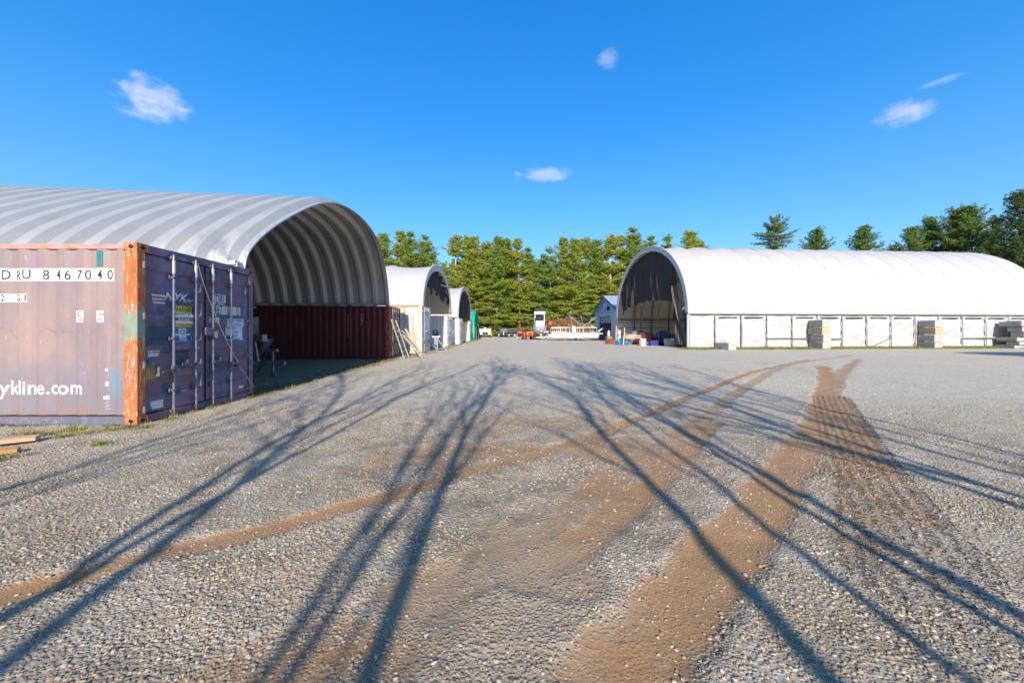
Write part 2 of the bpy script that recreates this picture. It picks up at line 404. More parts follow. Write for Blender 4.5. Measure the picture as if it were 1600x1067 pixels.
M.mixc(M.math('MULTIPLY', M.attr('worn'), .75), (.32, .24, .155))
M.mixc(M.rng(M.math('MULTIPLY', M.attr('weed'), M.noise(3.5, 6, .7)), .22, .5, 0, .8), (.17, .135, .065))
M.mixc(M.rng(M.math('MULTIPLY', M.attr('weed'), M.noise(5, 6, .7, loc=(4, 4, 0))), .4, .52, 0, .8), (.07, .1, .02))
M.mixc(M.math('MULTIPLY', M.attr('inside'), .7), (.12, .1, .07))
gn = M.math('ADD', M.attr('green'), M.rng(M.noise(2.5, 6, .7), .3, .7, -.35, .35, False))
M.mixc(M.rng(gn, .15, .4, 0, .8), (.33, .26, .13)); M.mixc(M.rng(gn, .4, .75, 0, 1), (.13, .17, .03))
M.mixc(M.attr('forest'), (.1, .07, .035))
# lug pattern pressed in by the tyre
fr = lambda v, k: M.math('FRACT', M.math('MULTIPLY', v, k))
wob = M.rng(M.noise(7, 5, .7), .3, .7, -.035, .035, False)
tu, tv = M.math('ADD', M.attr('tu'), wob), M.math('ADD', M.attr('tv'), M.math('MULTIPLY', wob, 1.3))
row = M.math('ABSOLUTE', M.math('SUBTRACT', fr(tu, 1/.085), .5))
lug = M.math('ABSOLUTE', M.math('SUBTRACT', M.math('FRACT', M.math('ADD', M.math('MULTIPLY', tv, 1/.065), M.math('MULTIPLY', tu, 6.0))), .5))
lg = M.math('MULTIPLY', M.math('MULTIPLY', M.rng(row, .12, .3, 1, 0), M.rng(lug, .14, .3, 1, 0)), M.rng(M.attr('tm'), .1, .6))
lg = M.math('MULTIPLY', lg, M.rng(M.noise(5, 6, .7), .30, .5, .15, 1))
inv = M.math('SUBTRACT', 1.0, M.rng(dn, .25, .9, 0, .8))
hv = M.math('MULTIPLY', M.math('MULTIPLY', M.rng(vo.outputs['Distance'], .22, .62, 1, 0), M.rng(sp.outputs[1], 0, 1, .45, 1.1, False)), inv)
hv = M.math('ADD', hv, M.math('MULTIPLY', M.math('MULTIPLY', M.rng(vo2.outputs['Distance'], .0, .7, 1, 0), M.rng(sp2.outputs[0], .5, .9)), M.math('MULTIPLY', inv, 1.1)))
hv = M.math('ADD', hv, M.math('MULTIPLY', fine, .5))
M.bump(hv, .0085, 1.0)
M.bump(M.math('SUBTRACT', 1.0, lg), .035, 1.0)
M.mixc(M.math('MULTIPLY', lg, .6), (.10, .075, .045))  # shade in the lug hollows, put into the colour on top of the bump
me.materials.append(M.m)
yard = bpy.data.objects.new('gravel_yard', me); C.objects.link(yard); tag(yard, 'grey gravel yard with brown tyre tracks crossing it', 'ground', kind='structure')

# loose crushed stone lying on the yard: nobody could count it
rs = np.random.RandomState(11)
pts = []
for (d0, d1, dens, smin, smax) in ((.8, 2.2, 3600, .004, .014), (2.2, 4, 1900, .005, .016), (4, 7, 700, .007, .017), (7, 12, 60, .009, .017)):
    hw1 = 1.62*d1+.8; n = int((d1-d0)*2*hw1*dens*1.25)
    x = rs.uniform(-hw1, hw1, n); y = rs.uniform(d0, d1, n); k = np.abs(x) < 1.5*y+.9; x, y = x[k], y[k]
    m_ = masks(x, y); cl = vnoise(x, y, 1.1, 21)*.7+vnoise(x, y, 4, 22)*.3
    pr = np.clip(1-.95*m_[0]-.7*m_[4], .1, 1)*np.clip(.25+1.5*(cl-.25), .15, 1)*(1-.6*m_[1])
    k = (rs.rand(len(x)) < pr) & ~((x < -5.25) & (y > 5.4) & (y < 7.95)); x, y = x[k], y[k]
    s = smin+(smax-smin)*rs.rand(len(x))**2.2
    pts.append(np.stack([x, y, s], 1))
pts = np.concatenate(pts)
t_ = (1+5**.5)/2
ico = np.array([(-1, t_, 0), (1, t_, 0), (-1, -t_, 0), (1, -t_, 0), (0, -1, t_), (0, 1, t_), (0, -1, -t_), (0, 1, -t_), (t_, 0, -1), (t_, 0, 1), (-t_, 0, -1), (-t_, 0, 1)])/1.9
icf = np.array([(0, 11, 5), (0, 5, 1), (0, 1, 7), (0, 7, 10), (0, 10, 11), (1, 5, 9), (5, 11, 4), (11, 10, 2), (10, 7, 6), (7, 1, 8), (3, 9, 4), (3, 4, 2), (3, 2, 6), (3, 6, 8), (3, 8, 9), (4, 9, 5), (2, 4, 11), (6, 2, 10), (8, 6, 7), (9, 8, 1)])
N_ = len(pts); V = ico[None]*(1+rs.uniform(-.42, .3, (N_, 12, 1))); V = V*rs.uniform([.75, .6, .28], [1.35, 1.05, .55], (N_, 3))[:, None]
an = rs.rand(N_)*6.283; ti = rs.normal(0, .3, N_); ca, sa = np.cos(an), np.sin(an)
y_, z_ = V[..., 1]*np.cos(ti)[:, None]-V[..., 2]*np.sin(ti)[:, None], V[..., 1]*np.sin(ti)[:, None]+V[..., 2]*np.cos(ti)[:, None]
x_ = V[..., 0]; V = np.stack([x_*ca[:, None]-y_*sa[:, None], x_*sa[:, None]+y_*ca[:, None], z_], -1)*pts[:, 2][:, None, None]
ii = np.clip(np.searchsorted(gx, pts[:, 0])-1, 0, nx-2); jj = np.clip(np.searchsorted(gy, pts[:, 1])-1, 0, ny-2)
base = (GZ[ii, jj]+GZ[ii+1, jj]+GZ[ii, jj+1]+GZ[ii+1, jj+1])/4
V[..., 0] += pts[:, 0][:, None]; V[..., 1] += pts[:, 1][:, None]; V[..., 2] += (base+pts[:, 2]*.08)[:, None]
F_ = (icf[None]+12*np.arange(N_)[:, None, None]).reshape(-1, 3)
me = bpy.data.meshes.new('gravel'); me.vertices.add(N_*12); me.vertices.foreach_set('co', V.reshape(-1))
me.loops.add(F_.size); me.loops.foreach_set('vertex_index', F_.reshape(-1)); me.polygons.add(len(F_))
me.polygons.foreach_set('loop_start', np.arange(0, F_.size, 3)); me.polygons.foreach_set('loop_total', np.full(len(F_), 3)); me.update()
M = Mat('loose_stone', (.4, .385, .355), .85, 0, .3); g = M.n('ShaderNodeNewGeometry')
r = M.n('ShaderNodeValToRGB'); M.l(g.outputs['Random Per Island'], r.inputs[0]); e = r.color_ramp.elements
e[0].color = (.22, .19, .155, 1); e[1].color = (.70, .67, .61, 1)
for p_, c_ in ((.18, (.36, .32, .27, 1)), (.4, (.47, .43, .37, 1)), (.55, (.50, .39, .25, 1)), (.62, (.44, .42, .39, 1)), (.85, (.58, .55, .50, 1))):
    k = e.new(p_); k.color = c_
M.mixc(1.0, r.outputs[0]); M.mixc(1.0, (1.05, .98, .86), 'MULTIPLY'); M.spots((.2, .18, .15), 60, .5, .75, amt=.5); M.spots((.34, .27, .19), 1.3, .38, .62, amt=.6); M.mixc(1.0, (.74, .71, .66), 'MULTIPLY')
me.materials.append(M.m)
gv = bpy.data.objects.new('gravel', me); C.objects.link(gv); tag(gv, 'loose crushed grey and tan stones scattered over the yard', 'gravel', kind='stuff')
# ---------------------------------------------------------------- shipping containers
PITCH = .2806; DEP = .022
def corr(x):                    # 0 on the outer flats, DEP on the recessed ones
    t = (-x-.2) % PITCH
    if t < .075: return 0
    if t < .140: return DEP*(t-.075)/.065
    if t < .215: return DEP
    return DEP*(1-(t-.215)/(PITCH-.215))
def corr_breaks(x0, x1):
    out = []; k = 0
    while -.2-k*PITCH > x0-.5:
        b = -.2-k*PITCH
        for t in (0, .075, .140, .215):
            if x0 < b-t < x1: out.append(b-t)
        k += 1
    return sorted(out)
def dprof(z, H=2.59):           # door sheet: five shallow recessed bands
    z0, z1 = .30, H-.27; n = 5; p = (z1-z0)/n; t = (z-z0)/p
    if t < 0 or t > n: return 0
    t = (t % 1)*p
    if t < .07 or t > p-.07: return 0
    if t < .11: return .028*(t-.07)/.04
    if t > p-.11: return .028*(p-.07-t)/.04
    return .028
def dbreaks(H=2.59):
    z0, z1 = .30, H-.27; p = (z1-z0)/5; o = []
    for i in range(5):
        for t in (.07, .11, p-.11, p-.07): o.append(z0+i*p+t)
    return o
def holed(mb, x0, x1, z0, z1, rx, rz, fn, depth=.05, n=20):
    """a plate with an oval hole and a pocket behind it; fn(u, w, d) places it"""
    cx, cz = (x0+x1)/2, (z0+z1)/2; o = len(mb.v); vs_ = []
    for k in range(n):
        t = 2*math.pi*k/n; c, s = math.cos(t), math.sin(t)
        sc = min((x1-x0)/2/abs(c) if abs(c) > 1e-6 else 9, (z1-z0)/2/abs(s) if abs(s) > 1e-6 else 9)
        vs_.append(fn(cx+c*sc, cz+s*sc, 0))
    for dd in (0, depth):
        for k in range(n):
            t = 2*math.pi*k/n; vs_.append(fn(cx+math.cos(t)*rx, cz+math.sin(t)*rz, dd))
    fs = []
    for k in range(n):
        j = (k+1) % n; fs += [(k, j, n+j, n+k), (n+k, n+j, 2*n+j, 2*n+k)]
    fs.append(tuple(2*n+k for k in range(n))); mb.add(vs_, fs)
def casting_mesh():
    m = MB(); a, b, c = .178, .162, .118
    m.box(.003, a-.003, .003, b-.003, 0, c)
    for y, sgn in ((0, 1), (b, -1)): holed(m, 0, a, 0, c, .04, .03, lambda u, w, d, y=y, sgn=sgn: (u, y+sgn*(d*.05)-.0*sgn, w), .04)
    for x, sgn in ((0, 1), (a, -1)): holed(m, 0, b, 0, c, .04, .03, lambda u, w, d, x=x, sgn=sgn: (x+sgn*d*.05, u, w), .04)
    # hollow pockets read as dark ovals
    return m
def container(name, label, cat, loc, rz, L, H, mt, group=None, doors=True):
    """local frame: door end at x = 0, body runs to x = -L, front long side at y = 0"""
    t = thing(name, label, cat, loc, rz, group); W = 2.44
    zb, zt = .15, H-.085
    xs = [-.198]+corr_breaks(-L+.2, -.2)[::-1]+[-L+.2]
    nz_ = 6
    for nm, yy, sg in (('side_panel', .012, 1), ('side_panel', W-.012, -1)):
        m = MB(); m.grid(len(xs)-1, nz_, lambda u, v: (xs[round(u*(len(xs)-1))], yy+sg*corr(xs[round(u*(len(xs)-1))]), zb+(zt-zb)*v))
        p = m.build(nm, mt['side'], t); p.modifiers.new('solid', 'SOLIDIFY').thickness = .003
        if sg == 1: front = p
    m = MB(); n = int(L/.25)
    m.grid(n*2, 1, lambda u, v: (-.1-(L-.2)*u, .05+(W-.1)*v, H-.02-(.018 if (round(u*n*2) // 2) % 2 else 0))); m.build('roof_panel', mt['roof'], t)
    m = MB(); m.box(-L+.05, -.06, .06, W-.06, .1, .14); m.build('floor', mt['dark'], t)
    m = MB(); ys = np.linspace(.12, W-.12, 33)
    m.grid(32, 1, lambda u, v: (-L+.03+(.03 if (round(u*32)//2) % 2 else 0), ys[round(u*32)], .15+(H-.25)*v)); m.build('end_wall', mt['side'], t)
    for y0, y1 in ((0.0, .055), (W-.055, W)):
        MB().box(-L+.178, -.178, y0, y1, .012, .125).build('bottom_rail', mt['rail'], t, bevel=.004)
        MB().box(-L+.178, -.178, y0+.002, y1, H-.095, H-.022).build('top_rail', mt['toprail'], t, bevel=.006)
        MB().box(-L+.178, -.178, y0+.006, y1, .125, .15).build('rail_lip', mt['dark'], t)
    for x0, x1 in ((-.2, 0), (-L, -L+.16)):
        for k, (y0, y1) in enumerate(((.004, .13), (W-.13, W-.004))):
            MB().box(x0+.004, x1-.004, y0, y1, .118, H-.118).build('corner_post', mt['post'] if k == 0 else mt['post2'], t, bevel=.006)
    for y0, y1 in ((.13, W-.13),):
        MB().box(-.10, -.004, .162, W-.162, 0.02, .125).build('door_sill', mt['door'], t, bevel=.005)
        MB().box(-.10, -.004, .162, W-.162, H-.125, H-.004).build('door_header', mt['door'], t, bevel=.005)
        MB().box(-L, -L+.08, .162, W-.162, 0.02, .14).build('end_rail', mt['rail'], t); MB().box(-L, -L+.08, .162, W-.162, H-.10, H-.01).build('end_rail', mt['rail'], t)
    cm = None
    for x in (-.178, -L):
        for k, y in enumerate((0, W-.162)):
            for z in (0, H-.118):
                mm = mt['cast'] if (k == 0) else mt['cast2']
                h = casting_mesh(); nf = len(h.f)
                for yy in (-.0015, .1635): h.prism([(.089+.036*math.cos(a), .059+.028*math.sin(a)) for a in np.linspace(0, 6.283, 17)[:-1]], lambda u, w, yy=yy: (u, yy, w), lambda u, w, yy=yy: (u, yy-.001*(1 if yy > 0 else -1), w))
                for xx in (-.0015, .1795): h.prism([(.081+.036*math.cos(a), .059+.028*math.sin(a)) for a in np.linspace(0, 6.283, 17)[:-1]], lambda u, w, xx=xx: (xx, u, w), lambda u, w, xx=xx: (xx-.001*(1 if xx > 0 else -1), u, w))
                o = h.build('corner_casting', mm, t); o.location = (x, y, z); o.data.materials.append(MT['black'])
                for p_ in list(o.data.polygons)[nf:]: p_.material_index = 1
    dr = []
    for k, (y0, y1) in enumerate(((.135, W/2-.012), (W/2+.012, W-.135))) if doors else ():
        m = MB(); zs = sorted([.135, H-.135]+dbreaks(H)); nzs = len(zs)-1
        yb = [y0, y0+.05, y0+.09, y1-.09, y1-.05, y1]; fr_ = [0, 0, 1, 1, 0, 0]
        m.grid(5, nzs, lambda u, v: (-.022-dprof(zs[round(v*nzs)], H)*fr_[round(u*5)], yb[round(u*5)], zs[round(v*nzs)]))
        d = m.build('door', mt['door'], t)
        dr.append(d)
        g = MB(); g.box(-.03, -.012, y0-.010, y0+.004, .13, H-.13).box(-.03, -.012, y1-.004, y1+.010, .13, H-.13).box(-.03, -.012, y0, y1, .128, .14).box(-.03, -.012, y0, y1, H-.14, H-.128)
        g.build('gasket', MT['rubber'], d)
        for ry in ((.565, .985) if k == 0 else (1.35, 1.79)):
            r_ = MB(); r_.tube([(.022, ry, .05), (.022, ry, H-.06)], .019, 12); r_.build('lock_rod', mt['rod'], d, smooth=True)
            for z in (.10, H-.115): MB().box(-.004, .03, ry-.045, ry+.045, z-.022, z+.022).box(.002, .05, ry-.018, ry+.018, z-.04, z+.03).build('rod_bracket', mt['rodb'], d, bevel=.003)
            for z in (.42, 1.22, H-.42): MB().box(-.02, .006, ry-.05, ry+.05, z-.028, z+.028).box(.004, .046, ry-.028, ry+.028, z-.014, z+.014).build('rod_bracket', mt['rodb'], d, bevel=.003)
            s = MB(); s.tube([(.022, ry, H-.36), (.022, ry, H-.09)], .024, 12); s.build('rod_sleeve', mt['galv'], d, smooth=True)
            sg = 1 if k else -1
            if ry in (.985, 1.35):
                hh = MB(); hh.bar((.05, ry, .80), (.052, ry-.30*(-1 if k else 1), .815), .014, .034); hh.box(.0, .05, ry-.035, ry+.035, .775, .83)
                hh.box(-.01, .05, ry-.17*(-1 if k else 1)-.03, ry-.17*(-1 if k else 1)+.03, .79, .87); hh.build('door_handle', mt['rodb'], d, bevel=.003)
            else:
                hh = MB(); hh.bar((.052, ry, .74), (.055, ry-.22 if k == 0 else ry+.16, .72), .014, .034); hh.box(0, .05, ry-.03, ry+.03, .68, .80)
                yy = ry-.24 if k == 0 else ry+.17; hh.box(-.01, .045, yy-.03, yy+.03, .66, .80); hh.build('door_handle', mt['rodb'], d, bevel=.003)
        for z in (.2, .85, 1.55, H-.3):
            yy = y0-.03 if k == 0 else y1+.03
            h = MB(); h.tube([(.0, yy, z-.05), (.0, yy, z+.05)], .02, 10); h.box(-.016, .006, yy-(.0 if k == 0 else .11), yy+(.11 if k == 0 else .0), z-.03, z+.03); h.build('hinge', mt['door'], d, bevel=.003)
    if doors:
        lb = MB(); lb.box(-.01, .05, W/2-.06, W/2+.09, 1.27, 1.40); lb.build('lock_box', mt['door'], dr[1], bevel=.006)
    return t, front, dr

MT = {}
MT['black'] = simple('black_paint', (.012, .012, .013), .6)
MT['rubber'] = simple('rubber', (.02, .02, .021), .8)
MT['galv'] = simple('galvanised_steel', (.55, .56, .57), .45, .6, .2, 10)
MT['steel'] = simple('dull_steel', (.3, .31, .33), .45, .6, .3, 8)
MT['alu'] = simple('aluminium', (.72, .73, .75), .35, .7, .12, 3)
MT['white'] = simple('white_paint', (.8, .8, .79), .45, 0, .08, 2)
MT['sticker'] = simple('white_vinyl', (.62, .63, .61), .4, 0, .1, 6)
MT['ink'] = simple('black_print', (.03, .03, .035), .6)
MT['rust'] = simple('rusty_steel', (.25, .09, .035), .85, 0, .4, 12)
MT['wood'] = Mat('weathered_wood', (.45, .33, .2), .8).spots((.3, .2, .11), 3, .4, .65, (.6, 14, 14)).nbump(20, .004, (.5, 8, 8)).m
MT['palewood'] = Mat('pale_lumber', (.62, .5, .34), .75).spots((.45, .33, .19), 3, .4, .65, (.8, 10, 10)).m
# faded purple paint on the near box
def purple(name, base, faded, low, rustamt=1.0, shift=0):
    M = Mat(name, base, .55, 0, .35)
    M.spots(faded, 1.6, .35, .62, (1, 1, .45), .75, loc=(shift, 0, 0))
    M.spots(low, 1.1, .42, .68, (1, 1, .6), .8, loc=(4+shift, 2, 0))
    M.spots((.22, .22, .40), 3.2, .52, .68, (1, 1, .16), .5, loc=(1+shift, 8, 0))
    M.spots((.36, .20, .18), 9, .55, .75, (1.4, 1, .07), .55*rustamt, loc=(7, 1+shift, 0))
    M.spots((.20, .07, .035), 14, .66, .74, (1.6, 1.2, .05), .8*rustamt, loc=(2, 5+shift, 0))
    M.spots((.17, .06, .03), 26, .66, .72, (1, 1, 1), .7*rustamt, loc=(0, 3, 0))
    M.spots((.55, .5, .5), 30, .64, .72, (1.5, 1, .3), .5, loc=(5, 3, 2))
    M.nbump(5, .004); M.nbump(90, .0008)
    return M
MP = purple('faded_purple_steel', (.245, .178, .172), (.30, .22, .20), (.19, .16, .178))
sx = MP.n('ShaderNodeSeparateXYZ'); MP.l(MP.tc.outputs['Object'], sx.inputs[0])
# rust bleeding up from the bottom rail and the cooler, chalkier paint low down
zl = MP.math('ADD', sx.outputs['Z'], MP.rng(MP.noise(2.2, 6, .6), .3, .7, -.35, .35, False))
MP.mixc(MP.rng(zl, 1.25, .35, 0, .7), (.155, .15, .195))
MP.mixc(MP.rng(MP.math('ADD', sx.outputs['Z'], MP.rng(MP.noise(6, 6, .7, (1, 1, .4)), .3, .7, -.16, .2, False)), .30, .12, 0, .75), (.26, .15, .08))
wv = MP.math('ABSOLUTE', MP.math('SUBTRACT', sx.outputs['Z'], MP.rng(MP.noise(1.6, 3, .5), .3, .7, 1.15, 1.5, False)))
MP.mixc(MP.math('MULTIPLY', MP.rng(wv, .0, .02, .6, 0), MP.rng(MP.noise(3, 4, .6, loc=(4, 0, 0)), .45, .55)), (.22, .11, .12))
sp_ = MP.n('ShaderNodeVectorMath', operation='DISTANCE'); MP.l(MP.coords((1, 1, .42)), sp_.inputs[0]); sp_.inputs[1].default_value = (-.345, 0, .62*.42)
MP.mixc(MP.rng(sp_.outputs['Value'], .13, .04, 0, .5), (.08, .25, .36))
MT['purple'] = MP.m
D_ = purple('purple_door_steel', (.20, .13, .165), (.17, .11, .15), (.12, .105, .165), .4, 3)
D_.spots((.045, .085, .13), 1.3, .56, .60, (1, 1, 1.6), .85, loc=(0, 1.3, 7.2))
MT['purpledoor'] = D_.m
BR = purple('blue_grey_rail', (.115, .12, .17), (.14, .13, .17), (.09, .09, .13), .5); MT['bluerail'] = BR.m
RP = Mat('rusty_orange_post', (.38, .13, .045), .75)
RP.spots((.40, .10, .03), 5, .4, .62, (1, 1, .5)); RP.spots((.74, .38, .14), 12, .52, .66, (2.2, 2.2, .35), .8, loc=(3, 0, 0)); RP.spots((.27, .09, .035), 16, .55, .66, (1.5, 1.5, .5), .9, loc=(0, 6, 1))
RP.spots((.75, .68, .55), 22, .6, .67, (1.5, 1.5, .2), .8, loc=(1, 1, 9))
sx = RP.n('ShaderNodeSeparateXYZ'); RP.l(RP.tc.outputs['Object'], sx.inputs[0])
zz = RP.math('ABSOLUTE', RP.math('SUBTRACT', sx.outputs['Z'], 1.42)); zz = RP.math('ADD', zz, RP.rng(RP.noise(9, 6, .7), .3, .7, -.14, .14, False))
RP.mixc(RP.rng(zz, .27, .17, 0, .85), (.17, .26, .22)); RP.nbump(30, .003)
MT['rustpost'] = RP.m
MT['maroon'] = Mat('maroon_steel', (.085, .012, .016), .5, 0, .4).spots((.055, .009, .012), 2, .4, .65, (1, 1, .4)).spots((.26, .10, .08), 8, .6, .75, (1, 1, .1), .6).spots((.3, .2, .2), 25, .68, .74, (1, 1, .3), .5).m
MT['maroonpost'] = Mat('maroon_post', (.17, .028, .03), .6).spots((.5, .2, .14), 9, .5, .66, (1, 1, .3), .8).spots((.75, .6, .55), 18, .6, .7, (1, 1, .2), .6).m
W2 = Mat('chalky_white_steel', (.45, .47, .49), .55).spots((.60, .57, .48), 1.2, .4, .65, (1, 1, .4), .7).spots((.40, .25, .12), 4, .46, .62, (1.3, 1, .14), .85).spots((.3, .12, .05), 13, .62, .7, (1.2, 1, .1), .8, loc=(2, 2, 0)).spots((.2, .5, .5), 3, .66, .7, (1, 1, 1), .6, loc=(2, 5, 3))
MT['whitebox'] = W2.m
MT['creampost'] = Mat('cream_rust_post', (.74, .62, .38), .7).spots((.72, .38, .14), 6, .45, .62, (1, 1, .3), .9).spots((.3, .12, .05), 15, .58, .68, (1, 1, .3), .8).m
MT['palebox'] = Mat('pale_blue_grey_steel', (.45, .49, .60), .5).spots((.48, .52, .62), 1.2, .4, .65).spots((.4, .3, .2), 10, .63, .72, (1, 1, .15), .6).m
MT['roofsteel'] = simple('dull_roof_steel', (.3, .27, .27), .7, 0, .3, 2)

near_m = dict(side=MT['purple'], roof=MT['roofsteel'], dark=simple('dark_rust_line', (.05, .03, .025), .8), rail=MT['bluerail'], toprail=Mat('rusted_purple_rail', (.36, .24, .23), .65).spots((.38, .17, .08), 5, .45, .62, (1, 4, 4), .9).m,
              post=MT['rustpost'], post2=MT['purpledoor'], cast=MT['rustpost'], cast2=simple('rusty_casting', (.35, .12, .06), .8, 0, .4, 8), door=MT['purpledoor'],
              rod=simple('blue_grey_rod', (.16, .175, .25), .5, 0, .3, 6), rodb=simple('worn_bracket', (.15, .135, .15), .6, .1, .4, 14), galv=MT['galv'])
c1, c1f, c1d = container('shipping_container', 'near faded purple shipping container with an orange rusted corner post and dark doors', 'shipping container', (-5.30, 5.43, 0), 0, 6.06, 2.59, near_m, 'shipping containers')
# --- markings on its long side
def X1(px): return (px-800)/110.5+5.30
def Z1(py): return 1.32+(519-py)/110.5
def fside(e): return lambda u, v: (u, .012+corr(u)-.0045-e, v)
def side_decal(name, vf, mat, e=0, par=None):
    V_, F_2 = vf; us = [p[0] for p in V_]
    return wrap(V_, F_2, name, mat, par or c1f, fside(e), corr_breaks(min(us), max(us)))
side_decal('number_strip', rect2((X1(-60), X1(175), Z1(439), Z1(419))), MT['sticker'])
side_decal('number_text', text2([(s, X1(p), Z1(436.6+d), .135, .78, 0, .008) for s, p, d in (('T', -27, 0), ('D', 1, 0), ('R', 22, 1), ('U', 33, -1), ('8', 66, 0), ('4', 86, 0), ('6', 99, 0), ('7', 119, 0), ('0', 131, 0), ('4', 151, 0), ('0', 165, -.5))]), MT['ink'], .002)
side_decal('size_code_strip', rect2((X1(-24), X1(40), Z1(472), Z1(459))), MT['sticker'])
side_decal('size_code_text', text2([(s, X1(p), Z1(470.5), .095, .8, 0, .008) for s, p in (('2', -16), ('2', 0), ('G', 22), ('1', 35))]), MT['ink'], .002)
side_decal('rating_plate', rect2((X1(116), X1(129.5), Z1(496), Z1(485.3)), (X1(115.5), X1(129), Z1(503.5), Z1(496.4))), MT['sticker']); side_decal('rating_plate', rect2((X1(148.4), X1(161), Z1(503.5), Z1(485.3))), MT['sticker'])
side_decal('rating_text', text2([('IC', X1(118), Z1(494.5), .07, .8), ('70', X1(120), Z1(502.5), .045, 1.1), ('2.6m', X1(150), Z1(493), .045, .8), ("8'6\"", X1(150.5), Z1(502), .045, .9)]) , MT['ink'], .002)
side_decal('website_text', text2([('nykline.com', X1(-16.5), Z1(616), .19, .99, 0, .012)]), MT['sticker'])
m = MB(); m.box(X1(150.5), X1(159.5), -.001, .05, Z1(416), Z1(391)); m.build('air_vent', simple('teal_paint', (.03, .2, .22), .5), c1f, bevel=.008)
rr = random.Random(5)
def strokes(parent, name, mat, segs, w, fn, cu=()):
    V_, F_2 = [], []
    for (u0, v0, u1, v1) in segs:
        d = Vector((u1-u0, v1-v0)); L = d.length or 1; nrm = Vector((-d.y, d.x))/L*w/2; o = len(V_)
        V_ += [(u0+nrm.x, v0+nrm.y), (u0-nrm.x, v0-nrm.y), (u1-nrm.x, v1-nrm.y), (u1+nrm.x, v1+nrm.y)]; F_2.append((o, o+1, o+2, o+3))
    wrap(V_, F_2, name, mat, parent, fn, cu)
chalk = simple('chalk_marks', (.42, .42, .42), .9)
segs = []
for k in range(11):
    z = Z1(640)+(k*.047); x = X1(166)
    if k in (0, 1, 2, 3, 4): segs += [(x-.03, z, x+.03+rr.uniform(-.01, .01), z+rr.uniform(-.01, .02)), (x+.02, z, x-.02, z+.04)]
    elif k in (6, 10): segs += [(x, z, x+.01, z+.03)]
strokes(c1f, 'chalk_writing', chalk, segs, .006, fside(.001), corr_breaks(-.6, -.1))
for q_ in ((X1(163), X1(167), Z1(603), Z1(597)), (X1(161), X1(168), Z1(624), Z1(619)), (X1(163), X1(166), Z1(580), Z1(576))): wrap(*rect2(q_), 'paint_patch', MT['sticker'], c1f, fside(.001), corr_breaks(-.6, -.1))
segs = []
for cx in (18, 35, 52, 75, 88, 92):
    for j in range(5):
        x = X1(cx)+rr.uniform(-.05, .07); z = .03+rr.uniform(0, .06); segs.append((x, z, x+rr.uniform(-.03, .03), z+rr.uniform(-.03, .035)))
br = [o for o in c1.children if o.name.startswith('bottom_rail')][0]
strokes(br, 'chalk_writing', chalk, segs, .004, lambda u, v: (u, -.0015, v))
segs = []
for j in range(26):
    z = rr.uniform(.13, 1.0); x = -.1+rr.uniform(-.07, .06); segs.append((x, z, x+rr.uniform(-.03, .03), z+rr.uniform(.04, .16)))
cp = [o for o in c1.children if o.name.startswith('corner_post')][0]
strokes(cp, 'scratch_marks', chalk, segs, .006, lambda u, v: (u, .0022, v))
# --- markings on its doors: positions measured along the door end
def DS(cx, cy):
    px = 180+cx*.3; py = 360+cy*.3; D = 5.30*600/(800-px); s = (D-5.43)*1.04
    return s, 1.32+(519-py)*D/600
def fdoor(e): return lambda u, v: (-.022-dprof(v)*(1 if (.225 < u < 1.12 or 1.32 < u < 2.21) else 0)+.006+e, u, v)
def door_decal(name, vf, mat, e=0, d=0): return wrap(*vf, name, mat, c1d[d], fdoor(e), (), dbreaks())
def drect(x0, x1, y0, y1):
    a, b = DS(x0, (y0+y1)/2), DS(x1, (y0+y1)/2); zt, zb = DS((x0+x1)/2, y0)[1], DS((x0+x1)/2, y1)[1]; return (a[0], b[0], zb, zt)
yel = simple('yellow_vinyl', (.75, .66, .05), .4); blu = simple('blue_vinyl', (.06, .16, .42), .4)
r = drect(306, 402, 394, 586); a, b, zb, zt = r; hz_ = zt-zb
door_decal('warning_sign', rect2((a, b, zb+hz_*.43, zt)), MT['sticker'])
door_decal('warning_band', rect2((a, b, zt-hz_*.19, zt), (a, b, zb+hz_*.43, zb+hz_*.53)), yel, .002)
door_decal('warning_text', text2([('WARNING', a+.01, zt-hz_*.155, .078, .78, 0, .01), ('THIS SITE IS LIVE', a+.015, zt-hz_*.27, .036, .82), ('MONITORED', a+.012, zt-hz_*.4, .055, .86, 0, .01), ('24 HR RECORDING', a+.015, zt-hz_*.53, .033, .8)]), MT['ink'], .004)
door_decal('blue_panel', rect2((a, b, zb, zb+hz_*.43)), blu)
door_decal('camera_badge', rect2((a+.11, b-.11, zb+.035, zb+hz_*.40), (a+.03, a+.11, zb+.12, zb+.15), (b-.11, b-.03, zb+.12, zb+.15)), MT['sticker'], .002)
t_ = [(math.cos(q)*.045, math.sin(q)*.045) for q in np.linspace(0, 6.283, 17)[:-1]]; cx_ = (a+b)/2; cz_ = zb+hz_*.3
door_decal('badge_ring', ([(cx_+x*k, cz_+y*k) for k in (1, .6) for x, y in t_], [(i, (i+1) % 16, 16+(i+1) % 16, 16+i) for i in range(16)]), simple('teal_print', (.03, .3, .33), .5), .004)
door_decal('badge_text', text2([('SECURITY', cx_-.085, zb+.05, .028, .8)]), MT['ink'], .004)
V_, F_2 = [], []
for k in range(3):
    u0, z0 = DS(190, 330); z0 -= k*.052; o = len(V_); w = .24; V_ += [(u0+k*.022, z0), (u0+.018+k*.022, z0-.03), (u0+w+k*.012, z0-.03), (u0+w-.018+k*.012, z0)]; F_2.append((o, o+1, o+2, o+3))
cream = simple('cream_vinyl', (.68, .65, .55), .5)
door_decal('stripe_logo', (V_, F_2), cream)
